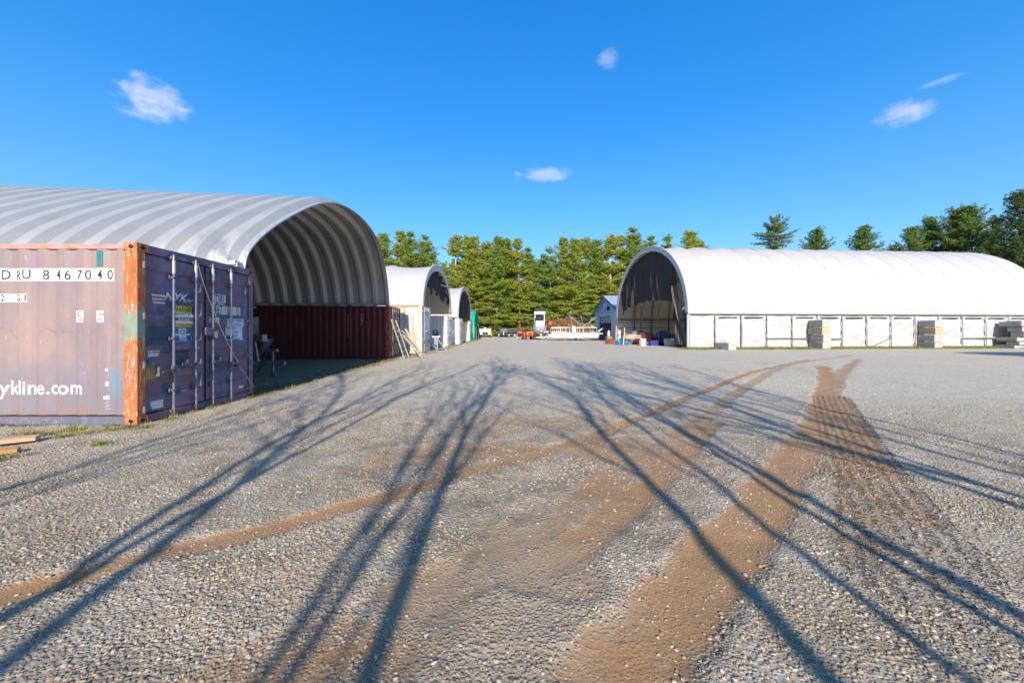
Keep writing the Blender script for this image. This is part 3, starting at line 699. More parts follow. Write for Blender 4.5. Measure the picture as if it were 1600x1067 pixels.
u0, z0 = DS(256, 362); door_decal('company_text', text2([('NYK', u0, z0+.0, .12, 1.12, .25, .02), ('LINE', u0+.37, z0-.004, .055, 1.0, .1, .01)]), simple('pale_blue_vinyl', (.62, .68, .78), .5))
door_decal('name_sticker', rect2(drect(173, 238, 624, 658)), MT['sticker']); u0, z0 = DS(180, 641)
door_decal('name_text', text2([('J. AGER', u0, z0, .05, .9), ('Limited', u0+.06, z0-.06, .028, 1)]), MT['ink'], .002)
door_decal('plywood_patch', rect2(drect(152, 216, 686, 788)), simple('bare_yellow_board', (.45, .29, .1), .7, 0, .35, 14), .001)
door_decal('pale_sticker', rect2(drect(187, 250, 886, 928)), MT['sticker'])
door_decal('serial_sticker', rect2(drect(498, 568, 330, 386), drect(498, 648, 394, 438), drect(482, 534, 452, 480)), MT['sticker'], 0, 1)
u0, z0 = DS(502, 380); u1, z1 = DS(500, 433); u2, z2 = DS(488, 477)
k_ = 1.0
door_decal('serial_text', text2([('TDRU', u0-.02, z0, .17, .52), ('8467', u1-.02, z1, .16, .62), ('04', DS(582, 433)[0], z1, .15, .6), ('0', DS(628, 433)[0], z1, .15, .6), ('22G1', u2, z2+.01, .085, .62)]), MT['ink'], .002, 1)
a, b, zb, zt = drect(572, 657, 460, 572)
door_decal('weight_sticker', rect2((a, b, zb, zt)), simple('pale_sky_vinyl', (.6, .7, .84), .45), 0, 1)
door_decal('weight_text', text2([(s, a+.02+o_, zt-.05-.072*i, .035, .8) for i, (s, o_) in enumerate((('MAX GROSS 30480KG', 0), ('67200LB', .17), ('TARE    2230KG', 0), ('4920LB', .19), ('MAX PAYLOAD', .0), ('28250KG', .17)))]), MT['ink'], .002, 1)
door_decal('small_sticker', rect2(drect(512, 534, 530, 562)), MT['sticker'], 0, 1); door_decal('small_sticker', rect2(drect(632, 655, 811, 825)), MT['sticker'], 0, 1)
door_decal('small_sticker', rect2(drect(510, 535, 524, 534)), yel, .002, 1)
tealp = simple('dark_teal_patch', (.045, .075, .12), .5, 0, .25, 5)
for q_ in (drect(160, 264, 504, 598), drect(312, 386, 622, 716)): door_decal('repair_patch', rect2(q_), tealp, -.001)
V_ = [(DS(429, y)[0]+x, DS(429, y)[1]+z) for y in (612, 676) for x, z in ((-.018, 0), (0, -.018), (.018, 0), (0, .018))]
door_decal('white_tag', (V_[:4], [(0, 1, 2, 3)]), MT['sticker']); door_decal('white_tag', (V_[4:], [(0, 1, 2, 3)]), MT['sticker'])
# --- cord hanging from a rod down to the far edge
p0 = DS(405, 172); p1 = DS(694, 822); ps = []
for i in range(25):
    t = i/24; ps.append((.055, p0[0]+(p1[0]-p0[0])*t, p0[1]+(p1[1]-p0[1])*(t**.82)-.10*math.sin(math.pi*t)))
cord = MB().tube([Vector(p)+Vector((-5.30, 5.43, 0)) for p in ps], .0045, 6).build('tie_cord', simple('pale_cord', (.34, .26, .22), .8)); tag(cord, 'thin pale cord hung diagonally across the purple container doors', 'cord')
# a plain twin further left, outside the picture, holds the other end of the roof
c1b = container('shipping_container', 'plain purple shipping container standing end to end behind the near one', 'shipping container', (-11.5, 5.43, 0), 0, 6.06, 2.59, near_m, 'shipping containers', False)[0]
red_m = dict(side=MT['maroon'], roof=MT['roofsteel'], dark=MT['black'], rail=MT['maroon'], toprail=MT['maroon'], post=MT['maroonpost'], post2=MT['maroon'], cast=MT['maroonpost'], cast2=MT['maroonpost'], door=MT['maroonpost'], rod=MT['galv'], rodb=MT['rust'], galv=MT['galv'])
c2, c2f, c2d = container('shipping_container', 'long dark maroon shipping container in the shade under the corrugated arch roof', 'shipping container', (-5.98, 18.75, .02), R(4.0), 12.19, 2.59, red_m, 'shipping containers')
V_, F_2 = text2([(s, -2.02, 2.05-.115*i, .085, 1) for i, s in enumerate('TCKU468240')]+[(s, -1.38, 2.1-.15*i, .1, 1) for i, s in enumerate('45G1')]); us = [p[0] for p in V_]
wrap(V_, F_2, 'serial_text', simple('grey_white_print', (.5, .46, .46), .6), c2f, fside(0), corr_breaks(min(us), max(us)))
wh_m = dict(side=MT['whitebox'], roof=MT['roofsteel'], dark=MT['rust'], rail=MT['creampost'], toprail=simple('rust_streaked_rail', (.5, .32, .2), .7, 0, .5, 10), post=MT['creampost'], post2=MT['palebox'], cast=MT['creampost'], cast2=MT['creampost'], door=MT['palebox'], rod=MT['galv'], rodb=MT['steel'], galv=MT['galv'])
c3, c3f, _ = container('shipping_container', 'white shipping container with a rusty cream corner post behind the leaning ladders', 'shipping container', (-5.42, 23.1, .05), 0, 12.19, 2.86, wh_m, 'shipping containers')
V_, F_2 = text2([('MSCU', -1.55, 2.42, .13, .9), ('5', -.95, 2.42, .13, .9), ('431', -1.55, 2.2, .13, .9), ('752', -1.05, 2.2, .13, .9), ('45G1', -1.5, 1.98, .13, .9)]); us = [p[0] for p in V_]
wrap(V_, F_2, 'serial_text', MT['ink'], c3f, fside(0), corr_breaks(min(us), max(us)))
pb_m = dict(wh_m); pb_m.update(side=MT['palebox'], rail=MT['palebox'], toprail=MT['wood'], door=MT['white'], post=MT['palebox'])
c4 = container('shipping_container', 'pale blue grey shipping container at the far side of the second arch shelter', 'shipping container', (-5.42, 32.2, .1), 0, 12.19, 2.62, pb_m, 'shipping containers')[0]
wp_m = dict(wh_m); wp_m.update(side=MT['white'], toprail=MT['steel'], rail=MT['white'])
c5 = container('shipping_container', 'clean white shipping container at the near side of the third arch shelter', 'shipping container', (-5.15, 37.6, .14), 0, 12.19, 2.55, wp_m, 'shipping containers')[0]
c6 = container('shipping_container', 'white shipping container at the far side of the third arch shelter, mostly hidden', 'shipping container', (-5.3, 47.8, .2), 0, 12.19, 2.5, wp_m, 'shipping containers')[0]
# ---------------------------------------------------------------- arch buildings
# local frame: mouth in the plane x = 0, feet at y = 0 and y = span, roof runs along sx (-1 left, +1 right)
MQ = Mat('galvanised_arch_panel', (.42, .41, .385), .42, .3, .5)
MQ.spots((.36, .355, .335), 1.1, .4, .66, (1, .7, .7)); MQ.spots((.36, .34, .30), 5, .55, .75, (1, .3, .3), .5)
bk = MQ.attr('panel'); MQ.mixc(MQ.rng(bk, 0, 1, 0, .38, False), (.34, .34, .335))
MQ.mixc(MQ.rng(MQ.noise(2.4, 5, .7, loc=(3, 1, 4)), .62, .7, 0, .5), (.36, .37, .33))
wvn = MQ.attr('arc'); s_ = MQ.math('SINE', MQ.math('MULTIPLY', wvn, 2*math.pi/.06)); MQ.bump(s_, .002, .8)
def quonset(name, label, loc, rz, span, rise, L, mat, foot=.25):
    t = thing(name, label, 'arch building', loc, rz)
    tab = np.array([(0, 0), (.12, .35), (.55, .78), (1.3, 1.32), (2.5, 2.02), (3.7, 2.6), (5.0, 3.0), (6.6, 3.2), (8.3, 3.12), (9.6, 2.75), (10.6, 1.95), (11.2, 1.0), (11.5, 0)])*[span/11.5, rise/3.2]
    dl = catmull(tab.tolist(), 20); acc = np.concatenate([[0], np.cumsum(np.hypot(*np.diff(dl, axis=0).T))]); acc /= acc[-1]
    def pyz(th, off):
        q = th/math.pi; y = np.interp(q, acc, dl[:, 0]); z = np.interp(q, acc, dl[:, 1]); e = .02
        ty = np.interp(min(1, q+e), acc, dl[:, 0])-np.interp(max(0, q-e), acc, dl[:, 0]); tz = np.interp(min(1, q+e), acc, dl[:, 1])-np.interp(max(0, q-e), acc, dl[:, 1]); n_ = math.hypot(ty, tz)
        return y-tz/n_*off, z+ty/n_*off
    pitch, dep = .61, .14; prof = [(0, 0), (.13, 0), (.25, 1), (.49, 1), (.61, 0)]
    xs = []; n = int(L/pitch)
    for k in range(n):
        for a, b in prof[:-1]: xs.append((-(k*pitch+a), b, k))
    xs.append((-n*pitch, 0, n)); xs[0] = (0, 0, 0)
    NT = 96; v = []; pa = []; ar = []
    rs_ = np.random.RandomState(4)
    for i, (x, b, k) in enumerate(xs):
        for j in range(NT+1):
            th = math.pi*j/NT; r = dep*(b-1)
            cy, cz = pyz(th, r); v.append((x+.0577*cy, cy, cz)); ar.append(th*(span/2+rise)/2)
            pa.append(rs_.rand() if False else ((math.sin(k*12.9898+int((j+ (k % 3)*5)/19)*78.233)*43758.5453) % 1))
    m = MB(); m.v = v; m.f = [(i*(NT+1)+j, (i+1)*(NT+1)+j, (i+1)*(NT+1)+j+1, i*(NT+1)+j+1) for i in range(len(xs)-1) for j in range(NT)]
    o = m.build('arch_shell', mat, t, smooth=True)
    for nm, dd in (('panel', pa), ('arc', ar)):
        at = o.data.attributes.new(nm, 'FLOAT', 'POINT'); at.data.foreach_set('value', np.array(dd, np.float32))
    o.modifiers.new('solid', 'SOLIDIFY').thickness = .012; o.modifiers['solid'].offset = 0
    m = MB(); rim = [(.02, *pyz(math.pi*j/64, -dep)) for j in range(65)]
    m.grid(64, 1, lambda u, v_: (.02-.09*v_+.0577*rim[round(u*64)][1], rim[round(u*64)][1], rim[round(u*64)][2])); e = m.build('edge_flange', MT['galv'], t, solid=.03)
    for y in (0, span):
        b = MB(); b.box(-L, 0, y-.09, y+.09, -.07, .045); k = 0
        while k*.61 < min(L, 14): b.box(-k*.61-.14, -k*.61-.02, y-.13, y+.13, .0, .08); k += 1
        b.build('base_plate', MT['galv'], t)
    w = MB(); w.prism([(0, -2.6), (span, -2.6)]+[pyz(math.pi-a, -.1) for a in np.linspace(0, math.pi, 24)], lambda y, z: (-L+.6, y, z), lambda y, z: (-L+.55, y, z)); w.build('end_wall', simple('unseen_back_wall', (.25, .24, .22), .7), t)  # back wall out of view, added to keep daylight out of the arch
    return t
q1 = quonset('quonset_hut', 'huge open ended arch roof of corrugated galvanised steel resting on two containers', (-5.47, 7.72, 2.66), R(6.5), 11.5, 3.25, 22, MQ.m)

def fabric_mat(name, base, tr=.2):
    M = Mat(name, base, .6, 0, .3); M.spots(tuple(c*.93 for c in base), .6, .35, .7); M.spots(tuple(c*.82 for c in base), 3, .55, .75, (1, 1, .25), .6); M.spots((.42, .40, .35), 1.3, .60, .75, (1.5, .4, .4), .5, loc=(3, 0, 5))
    M.nbump(1.4, .03); M.translucent(tr, (.9, .74, .5)); return M.m
MT['fabric'] = fabric_mat('white_fabric', (.60, .605, .61), .4)
MT['sidefab'] = fabric_mat('white_side_fabric', (.56, .57, .58), .3)
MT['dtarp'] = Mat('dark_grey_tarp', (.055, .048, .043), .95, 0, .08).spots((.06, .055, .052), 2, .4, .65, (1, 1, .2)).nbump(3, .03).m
MT['btarp'] = Mat('grey_brown_tarp', (.10, .085, .075), .7).spots((.09, .08, .07), 4, .4, .65).nbump(6, .03).m
MT['pole'] = simple('rust_brown_pipe', (.16, .10, .075), .6, .1, .3, 6)
MT['dpole'] = simple('dark_pipe', (.13, .135, .15), .5, .3, .3, 6)
MT['seam'] = simple('seam_webbing', (.52, .52, .53), .7)
def arch_tent(name, label, loc, rz, span, rise, L, sx_, z0, bay, curt, frames=True, px_=.0):
    """fabric roof on hoops: parts roof_cover, hoop, front_band, curtain"""
    t = thing(name, label, 'arch building', loc, rz)
    nb = max(1, round(L/bay)); bay = L/nb; NT = 56; sub = 8
    def pt(x, th, off=0):
        u = (x/bay) % 1; sag = -.17*math.sin(math.pi*u)**.65*(math.sin(th)**.4 if 0 < th < math.pi else 0)
        return (sx_*x, span/2-(span/2+sag+off)*math.cos(th), z0+(rise+sag+off)*math.sin(th))
    m = MB(); m.grid(nb*sub, NT, lambda u, v: pt(u*L, math.pi*v)); m.build('roof_cover', MT['fabric'], t, smooth=True, solid=.01)
    for k in range(1, nb): MB().tube([pt(k*bay, math.pi*q/40, .012) for q in range(1, 40)], .013, 5).build('seam', MT['seam'], t, smooth=True)
    # pale band of doubled fabric round the mouth
    m = MB(); m.grid(NT, 5, lambda u, v: (sx_*(-.03+.0*v), *pt(0, math.pi*u, -.42*v+.02)[1:])); m.build('front_band', simple('grey_white_band', (.55, .56, .6), .6), t, smooth=True, solid=.02)
    m = MB(); m.tube([(sx_*.0, *pt(0, math.pi*k/48, .03)[1:]) for k in range(49)], .055, 8); m.build('front_edge', MT['fabric'], t, smooth=True)
    if frames:
        for k in range(nb+1):
            m = MB(); m.tube([(sx_*k*bay, *pt(0, math.pi*q/32, -.10)[1:]) for q in range(33)], .035, 6)
            m.tube([(sx_*k*bay, *pt(0, math.pi*q/32, -.42)[1:]) for q in range(33)], .028, 6)
            for q in range(32):
                a = pt(0, math.pi*q/32, -.10 if q % 2 else -.42); b = pt(0, math.pi*(q+1)/32, -.42 if q % 2 else -.10); m.tube([(sx_*k*bay, a[1], a[2]), (sx_*k*bay, b[1], b[2])], .014, 4, False)
            m.build('hoop', MT['pole'], t, smooth=True)
    return t, pt, nb, bay
# --- the long white tent on the right
L_, SP, RI, Z0 = 31.0, 15.5, 6.45, 2.72
T1, pt, nb, bay = arch_tent('fabric_arch_shelter', 'long white fabric arch shelter on the right with an open dark curtained mouth', (13.3, 29.0, .09), R(4.5), SP, RI, L_, 1, Z0, 2.07, None)
m = MB(); m.box(0, L_, -.05, .05, Z0-.10, Z0+.16); m.build('eave_band', MT['fabric'], T1, bevel=.02)
m = MB(); m.tube([(-.05, -.06, Z0-.16), (L_, -.06, Z0-.16)], .045, 8); m.build('eave_pipe', MT['dpole'], T1, smooth=True)
for yy in (SP,):
    m = MB(); m.tube([(0, yy-.15, Z0-.1), (L_, yy-.15, Z0-.1)], .06, 8); m.build('eave_pipe', MT['pole'], T1, smooth=True)
def cloth(x0, x1, z0, z1, y, amp, seed, n=22, mz=14, sag=.05):
    r = random.Random(seed); ph = [r.uniform(0, 6.28) for _ in range(6)]
    def f(u, v):
        x = x0+(x1-x0)*u; z = z0+(z1-z0)*v
        d = amp*(.5*math.sin(9*v+ph[0]+3*u)*math.sin(math.pi*u)+.35*math.sin(17*v+5*math.cos(3*u+ph[1]))*(.3+abs(u-.5))+.5*math.sin(math.pi*u)*math.sin(math.pi*v)+.2*math.sin(31*v-6*u+ph[2]))
        zz = z-sag*math.sin(math.pi*u)*v+(.05*math.sin(7*u+ph[3]) if v == 0 else 0)
        return (x, y+d, zz)
    return MB().grid(n, mz, f)
for k in range(nb):
    x0, x1 = k*bay, (k+1)*bay
    cloth(x0+.03, x1-.03, .02, Z0-.2, -.03, .075, k).build('side_curtain', MT['sidefab'], T1, smooth=True)
    if k not in (0, 3, 9): 
        m = MB(); m.box(x0+.32, x1-.3, -.115, -.085, Z0-.42, Z0-.34); m.build('vent_slot', MT['black'], T1)
for k in range(nb+1):
    r_ = random.Random(k); m = MB(); dx = r_.uniform(-.04, .04)
    m.tube([(k*bay, -.14, -.05), (k*bay+dx, -.15, Z0*.5), (k*bay, -.12, Z0-.25)], .024 if k not in (1, 2) else .05, 6); m.build('side_post', MT['dpole'] if k > 2 else MT['steel'], T1, smooth=True)
for a, b in ((3, 4), (4, 6), (11, 13)):
    m = MB(); m.bar((a*bay, -.17, .75), (b*bay, -.17, .72+.05*(a % 2)), .03, .07); m.build('side_rail', MT['steel'], T1)
m = MB(); m.bar((7.2*bay, -.18, .12), (8*bay, -.18, .8), .03, .05); m.build('side_brace', MT['steel'], T1)
# far long wall seen from inside
for k in range(nb):
    cloth(k*bay, (k+1)*bay, .0, Z0-.1, SP+.02, .04, 50+k, 10, 8).build('side_curtain', MT['sidefab'], T1, smooth=True)
for k in range(nb+1):
    m = MB(); m.box(k*bay-.06, k*bay+.06, SP-.22, SP-.1, 0, Z0); m.build('side_post', MT['pole'], T1)
    m = MB(); m.box(k*bay-.04, k*bay+.04, .08, .16, 0, Z0); m.build('side_post', MT['pole'], T1)
for z, h in ((2.62, .13), (1.75, .06), (.95, .07), (2.3, .05)):
    m = MB(); m.box(0, L_, SP-.27, SP-.22, z-h/2, z+h/2); m.build('wall_rail', MT['pole'], T1)
# closed far gable
m = MB(); m.prism([(0, 0), (SP, 0)]+[(SP/2+SP/2*math.cos(a), Z0+RI*math.sin(a)) for a in np.linspace(0, math.pi, 40)], lambda y, z: (L_-.02, y, z), lambda y, z: (L_-.05, y, z)); m.build('gable_wall', MT['fabric'], T1)
# dark curtain gathered in the mouth
def curt(u, v):
    y = 2.45+(SP-.9-2.45)*u; th = math.acos(max(-1, min(1, 1-2*y/SP))); top = Z0+(RI-.42)*math.sin(th)
    bot = 3.72+.95*0+(.55*(1-min(1, abs(u-.45)/.5))) - (.55*max(0, (u-.86)/.14))
    bot = min(bot, top-.05); z = top+(bot-top)*v
    d = (.05+.10*v)*math.sin(52*u+1.2*math.sin(5*v+9*u))+.05*math.sin(119*u+v*2)+.12*v*math.sin(13*u+1)
    return (.22+d, y, z)
MB().grid(170, 26, curt).build('mouth_curtain', MT['dtarp'], T1, smooth=True)
def curt2(u, v):
    yy = 1.55+.9*u; w = .25+.75*v*v; yc = 2.25-1.25*v**1.5; y = yc+(u-.5)*1.3*w; z = 5.0-4.75*v
    return (.10+.10*math.sin(24*u+2*v)+.10*math.sin(9*v+4*u), y, z)
MB().grid(60, 40, curt2).build('tied_curtain', MT['btarp'], T1, smooth=True)
MB().grid(26, 30, lambda u, v: (.25+.06*math.sin(20*u+4*v), 2.9-.5*u-.25*v+.1*math.sin(7*v), 7.1-4.9*v)).build('tied_curtain', MT['dtarp'], T1, smooth=True)
for y, zt in ((.12, 2.7), (2.6, 7.0), (5.6, 3.8), (9.4, 3.8)): MB().tube([(.35, y, 0), (.35, y+.03, zt)], .06 if y > 3 else .05, 8).build('mouth_post', MT['pole'], T1, smooth=True)
for a_, b_ in (((.3, .2, 2.2), (.35, 3.2, 5.0)), ((.3, .25, 3.4), (.35, 2.2, 4.9)), ((.3, 9.3, 2.6), (.32, 8.6, 3.9)), ((.3, 5.6, 2.6), (.32, 5.0, 3.9))): MB().tube([a_, b_], .032, 6).build('mouth_brace', MT['pole'], T1, smooth=True)
m = MB(); m.box(-.06, .06, -.06, .1, 0, Z0-.1); m.build('corner_post', MT['white'], T1)
m = MB(); r_ = random.Random(3)
m.grid(20, 14, lambda u, v: (.1+.12*math.sin(11*u+5*v), .1+1.1*u, 2.95-.55*v+.22*math.sin(8*u)*math.sin(3*v+1))); m.build('bunched_fabric', MT['btarp'], T1, smooth=True)
m = MB(); m.tube([(.05, .3, 3.02), (.03, .6, 3.1), (.06, .95, 3.0)], [.06, .09, .05], 8); m.build('rolled_fabric', MT['white'], T1, smooth=True)
# --- the two smaller white arches on the left
T2, _, _, _ = arch_tent('fabric_arch_shelter', 'white fabric arch shelter standing on the rusty white container behind the steel arch roof', (-5.5, 23.6, 2.93), 0, 11.0, 3.3, 12.4, -1, 0, 3.1, None)
def c2f_(u, v):
    y = .35+10.3*u; top = (3.3-.38)*math.sqrt(max(0, 1-((y-5.5)/5.5)**2)); bot = .95+.9*abs(math.sin(9*u+.6))*(1-u)+.35*math.sin(23*u)+(.5 if .1 < u < .25 else 0); bot = min(bot, top-.02)
    return (-.2+.12*math.sin(40*u+3*v), y, top+(bot-top)*v)
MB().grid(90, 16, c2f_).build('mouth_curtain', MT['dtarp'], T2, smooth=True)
MB().tube([(-.15, 6.6, 2.1), (.35, 6.9, 2.0), (.5, 7.4, 1.95)], .05, 6).build('lamp_arm', MT['steel'], T2)
m = MB(); m.prism([(0, 0), (11, 0)]+[(5.5+5.5*math.cos(a), 3.25*math.sin(a)) for a in np.linspace(0, math.pi, 30)], lambda y, z: (-12.3, y, z), lambda y, z: (-12.33, y, z)); m.build('gable_wall', MT['fabric'], T2)
T3, _, _, _ = arch_tent('fabric_arch_shelter', 'smallest and farthest white fabric arch shelter beside the green tarp shelter', (-5.35, 38.0, 2.72), 0, 12.2, 3.7, 12.4, -1, 0, 3.1, None)
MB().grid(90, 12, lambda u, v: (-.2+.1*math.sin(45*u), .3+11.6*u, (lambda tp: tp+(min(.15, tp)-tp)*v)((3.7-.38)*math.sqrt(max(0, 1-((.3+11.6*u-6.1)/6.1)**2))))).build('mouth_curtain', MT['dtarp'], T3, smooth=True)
m = MB(); m.prism([(0, 0), (12.2, 0)]+[(6.1+6.1*math.cos(a), 3.65*math.sin(a)) for a in np.linspace(0, math.pi, 30)], lambda y, z: (-12.3, y, z), lambda y, z: (-12.33, y, z)); m.build('gable_wall', MT['fabric'], T3)
# --- green tarpaulin shelter
G = thing('tarp_shelter', 'tall narrow bright green tarpaulin shelter at the end of the left row', 'tarp shelter', (-5.15, 52.5, zg(52.5)))
gm = Mat('green_tarp', (.0, .40, .24), .4).spots((.0, .30, .2), 1.2, .4, .65).nbump(2.5, .08).m
ga = lambda th, k=1: (3.2-3.2*math.cos(th)*k, 4.05*math.sin(th)**.75*k+0.0)
MB().grid(24, 40, lambda u, v: (-6*u, ga(math.pi*v)[0], ga(math.pi*v)[1]+.05*math.sin(20*u)+.03*math.sin(30*v))).build('tarp_cover', gm, G, smooth=True, solid=.01)
MB().grid(20, 26, lambda u, v: (.0-.15*(1-v)+.12*math.sin(14*u+3*v), .25+5.9*u, v*ga(math.acos(max(-1, min(1, 1-(.25+5.9*u)/3.2))))[1])).build('end_flap', Mat('shaded_green_tarp', (.0, .11, .075), .5).nbump(3, .08).m, G, smooth=True, solid=.01)  # end flap in a darkened green, its shade put into the colour
MB().grid(10, 10, lambda u, v: (.6*v*(1-u)+.05*math.sin(9*v), 4.2+2.2*u, 2.3*(1-v*.98)+.15*math.sin(6*u))).build('loose_flap', gm, G, smooth=True, solid=.01)
for y in (.2, 3.1, 6.1): MB().tube([(.03, y, 0), (.03, y, ga(math.acos(1-y/3.2))[1])], .03, 6).build('tent_pole', MT['galv'], G)
# ---------------------------------------------------------------- blue shed
S = thing('blue_shed', 'tall blue shed with a peaked roof and open dark door beside the big tent', 'shed', (13.0, 46.4, zg(46)), R(3.5))
sb = Mat('blue_siding', (.34, .46, .66), .6).spots((.28, .4, .6), 2, .4, .65, (1, 1, 6))
sxx = sb.n('ShaderNodeSeparateXYZ'); sb.l(sb.tc.outputs['Object'], sxx.inputs[0]); sb.bump(sb.math('FRACT', sb.math('MULTIPLY', sxx.outputs['Z'], 6.5)), .02)
m = MB(); W_, ez, pz = 10.0, 3.95, 5.9   # gable wall with a door opening, y 2.9..8.4, z 0..3.3
m.prism([(0, 0), (3.0, 0), (3.0, 3.35), (8.6, 3.35), (8.6, 0), (W_, 0), (W_, ez), (W_/2, pz), (0, ez)], lambda y, z: (0, y, z), lambda y, z: (.15, y, z)); m.build('front_wall', sb.m, S)
m = MB(); m.box(.15, 9, 0, .15, 0, ez).box(.15, 9, W_-.15, W_, 0, ez).box(8.85, 9, .15, W_-.15, 0, ez); m.build('wall', sb.m, S)
rm = simple('pale_metal_roof', (.55, .58, .68), .35, .4)
for s_ in (0, 1):
    y0, y1 = (-.45, W_/2) if s_ == 0 else (W_+.45, W_/2); z0 = ez-.39*.45
    m = MB(); m.prism([(y0, z0), (y1, pz), (y1, pz+.12), (y0, z0+.12)], lambda y, z: (-.5, y, z), lambda y, z: (9.3, y, z)); m.build('roof_slope', rm, S)
m = MB()
for y0, z0, y1, z1 in ((-.45, ez-.2, W_/2, pz-.03), (W_+.45, ez-.2, W_/2, pz-.03)): m.bar((-.53, y0, z0), (-.53, y1, z1), .05, .2)
m.build('roof_trim', simple('dark_trim', (.10, .09, .085), .6), S)
MB().box(-.06, .0, -.02, .16, 0, ez).build('corner_trim', MT['white'], S); MB().box(-.06, 0, W_-.16, W_+.02, 0, ez).build('corner_trim', MT['white'], S)
m = MB(); m.box(-.06, 0, 2.8, 3.0, 0, 3.45).box(-.06, 0, 8.6, 8.8, 0, 3.45).box(-.06, 0, 3.0, 8.6, 3.35, 3.55); m.build('door_trim', simple('dusty_white_trim', (.6, .62, .66), .6), S)
m = MB()
for k in range(3): m.box(.18, .24, 3.02, 8.58, 2.4+.33*k, 2.4+.33*k+.3)
m.build('overhead_door', simple('grey_door_panel', (.42, .42, .42), .6), S)
m = MB(); m.box(-.25, -.0, 4.8, 5.15, 4.55, 4.8).tube([(-.1, 5, 4.7), (-.45, 5.1, 4.75)], .05, 8); m.build('wall_lamp', MT['white'], S, bevel=.02)
m = MB(); m.bar((-.05, 4.2, 4.5), (-.3, 3.6, 4.0), .3, .12); m.build('vent_hood', MT['black'], S)
# ---------------------------------------------------------------- concrete blocks
cc = Mat('concrete', (.40, .385, .34), .9).spots((.30, .29, .26), 3, .4, .65).spots((.22, .2, .17), 9, .58, .72, amt=.7).nbump(25, .008).m
cc2 = Mat('tan_concrete', (.46, .35, .22), .9).spots((.32, .27, .21), 3, .4, .65).nbump(25, .008).m
def block(name, label, mat, loc, rz=0, sx_=.58, sy=1.35, sz=.555, group='stacked concrete blocks beside the big tent'):
    t = thing(name, label, 'concrete block', loc, rz, group)
    m = MB(); m.box(-sx_/2, sx_/2, 0, sy, .0, sz-.035); m.build('block_body', mat, t, bevel=.03)
    m = MB(); m.tube([(-.02, sy/2-.1, sz-.06), (-.02, sy/2-.08, sz+.0), (.02, sy/2+.08, sz+.0), (.02, sy/2+.1, sz-.06)], .012, 6); m.build('lifting_loop', MT['rust'], t)
    return t
z0 = zg(27)-.03; nm_ = ['lowest', 'second lowest', 'second highest', 'topmost']
st1 = [(.02, 0), (.06, 0), (-.02, .015), (.0, -.01)]
for k in range(4):
    block('concrete_block', '%s grey concrete block in the left stack of four by the white tent wall' % nm_[k] if k != 2 else 'tan concrete block, second from the top of the left stack of four by the tent', cc2 if k == 2 else cc, (23.16+st1[k][0], 28.28, z0+.555*k), st1[k][1])
for k in range(4):
    block('concrete_block', '%s grey concrete block in the right stack of four by the white tent wall' % nm_[k] if k != 2 else 'tan concrete block, second from the top of the right stack of four by the tent', cc2 if k == 2 else cc, (32.45+st1[3-k][0], 29.2, z0+.555*k), -st1[k][1], .6, 1.22)
block('concrete_block', 'single low concrete block on the turf left of the two stacks', cc, (15.45, 26.9, z0), .15, .6, 1.5)
for k, (w, sy, dx) in enumerate(((3.6, 1.2, -.15), (3.4, .8, .1), (3.2, 1.3, .05), (3.0, .8, .45), (3.0, .9, .45), (2.9, 1.4, .25))):
    hh = (.3, .28, .32, .42, .42, .42)[k]; zz = z0+sum((.3, .28, .32, .42, .42, .42)[:k])
    t = thing('concrete_slab', ('lowest', 'second lowest', 'third lowest', 'third highest', 'second highest', 'topmost')[k]+' concrete slab in the uneven stack at the right edge', 'concrete slab', (38.7+dx, 29.45-.1*(k % 2), zz), 0, 'uneven stack of slabs at the right edge')
    MB().box(0, w, 0, sy, 0, hh-.05).build('slab_body', cc, t, bevel=.025); MB().box(.3, .5, .2, sy-.2, hh-.05, hh-.002).build('spacer', MT['wood'], t); MB().box(w-.6, w-.4, .2, sy-.2, hh-.05, hh-.002).build('spacer', MT['wood'], t)
# ---------------------------------------------------------------- ladders leaning on the maroon box
def ladder(label, b0, b1, t0, t1, n, mat):
    o = Vector(b0); t = thing('ladder', label, 'ladder', o, 0, 'ladders leaning by the maroon container')
    b0, b1, t0, t1 = [Vector(p)-o for p in (b0, b1, t0, t1)]
    for a, b in ((b0, t0), (b1, t1)): MB().bar(a, b, .03, .06).build('stile', mat, t, bevel=.004)
    for k in range(n):
        q = (k+.6)/n; MB().tube([b0.lerp(t0, q), b1.lerp(t1, q)], .016, 6).build('rung', mat, t)
    return t
lm = simple('pale_weathered_metal', (.42, .39, .31), .5, .2, .25, 8)
ladder('steep pale ladder leaning against the end of the maroon container', (-5.18, 18.5, .03), (-5.08, 18.95, .03), (-6.02+.14, 18.7, 1.95), (-5.78, 19.1, 1.9), 8, lm)
ladder('low slanting pale ladder resting between the maroon and the white container', (-4.42, 19.0, .04), (-4.36, 19.45, .04), (-5.80, 19.5, 1.42), (-5.72, 19.9, 1.42), 9, lm)
for k, (a, b) in enumerate((((-4.75, 19.9, .05), (-5.72, 20.6, 1.5)), ((-4.55, 19.6, .05), (-5.7, 20.2, 1.2)))):
    o = MB().bar((0, 0, 0), Vector(b)-Vector(a), .05, .09).build('timber_pole', MT['palewood'], None, loc=a, bevel=.005); tag(o, ('upper' if k == 0 else 'lower')+' pale timber pole leaning beside the ladders', 'pole', 'timber poles beside the ladders')
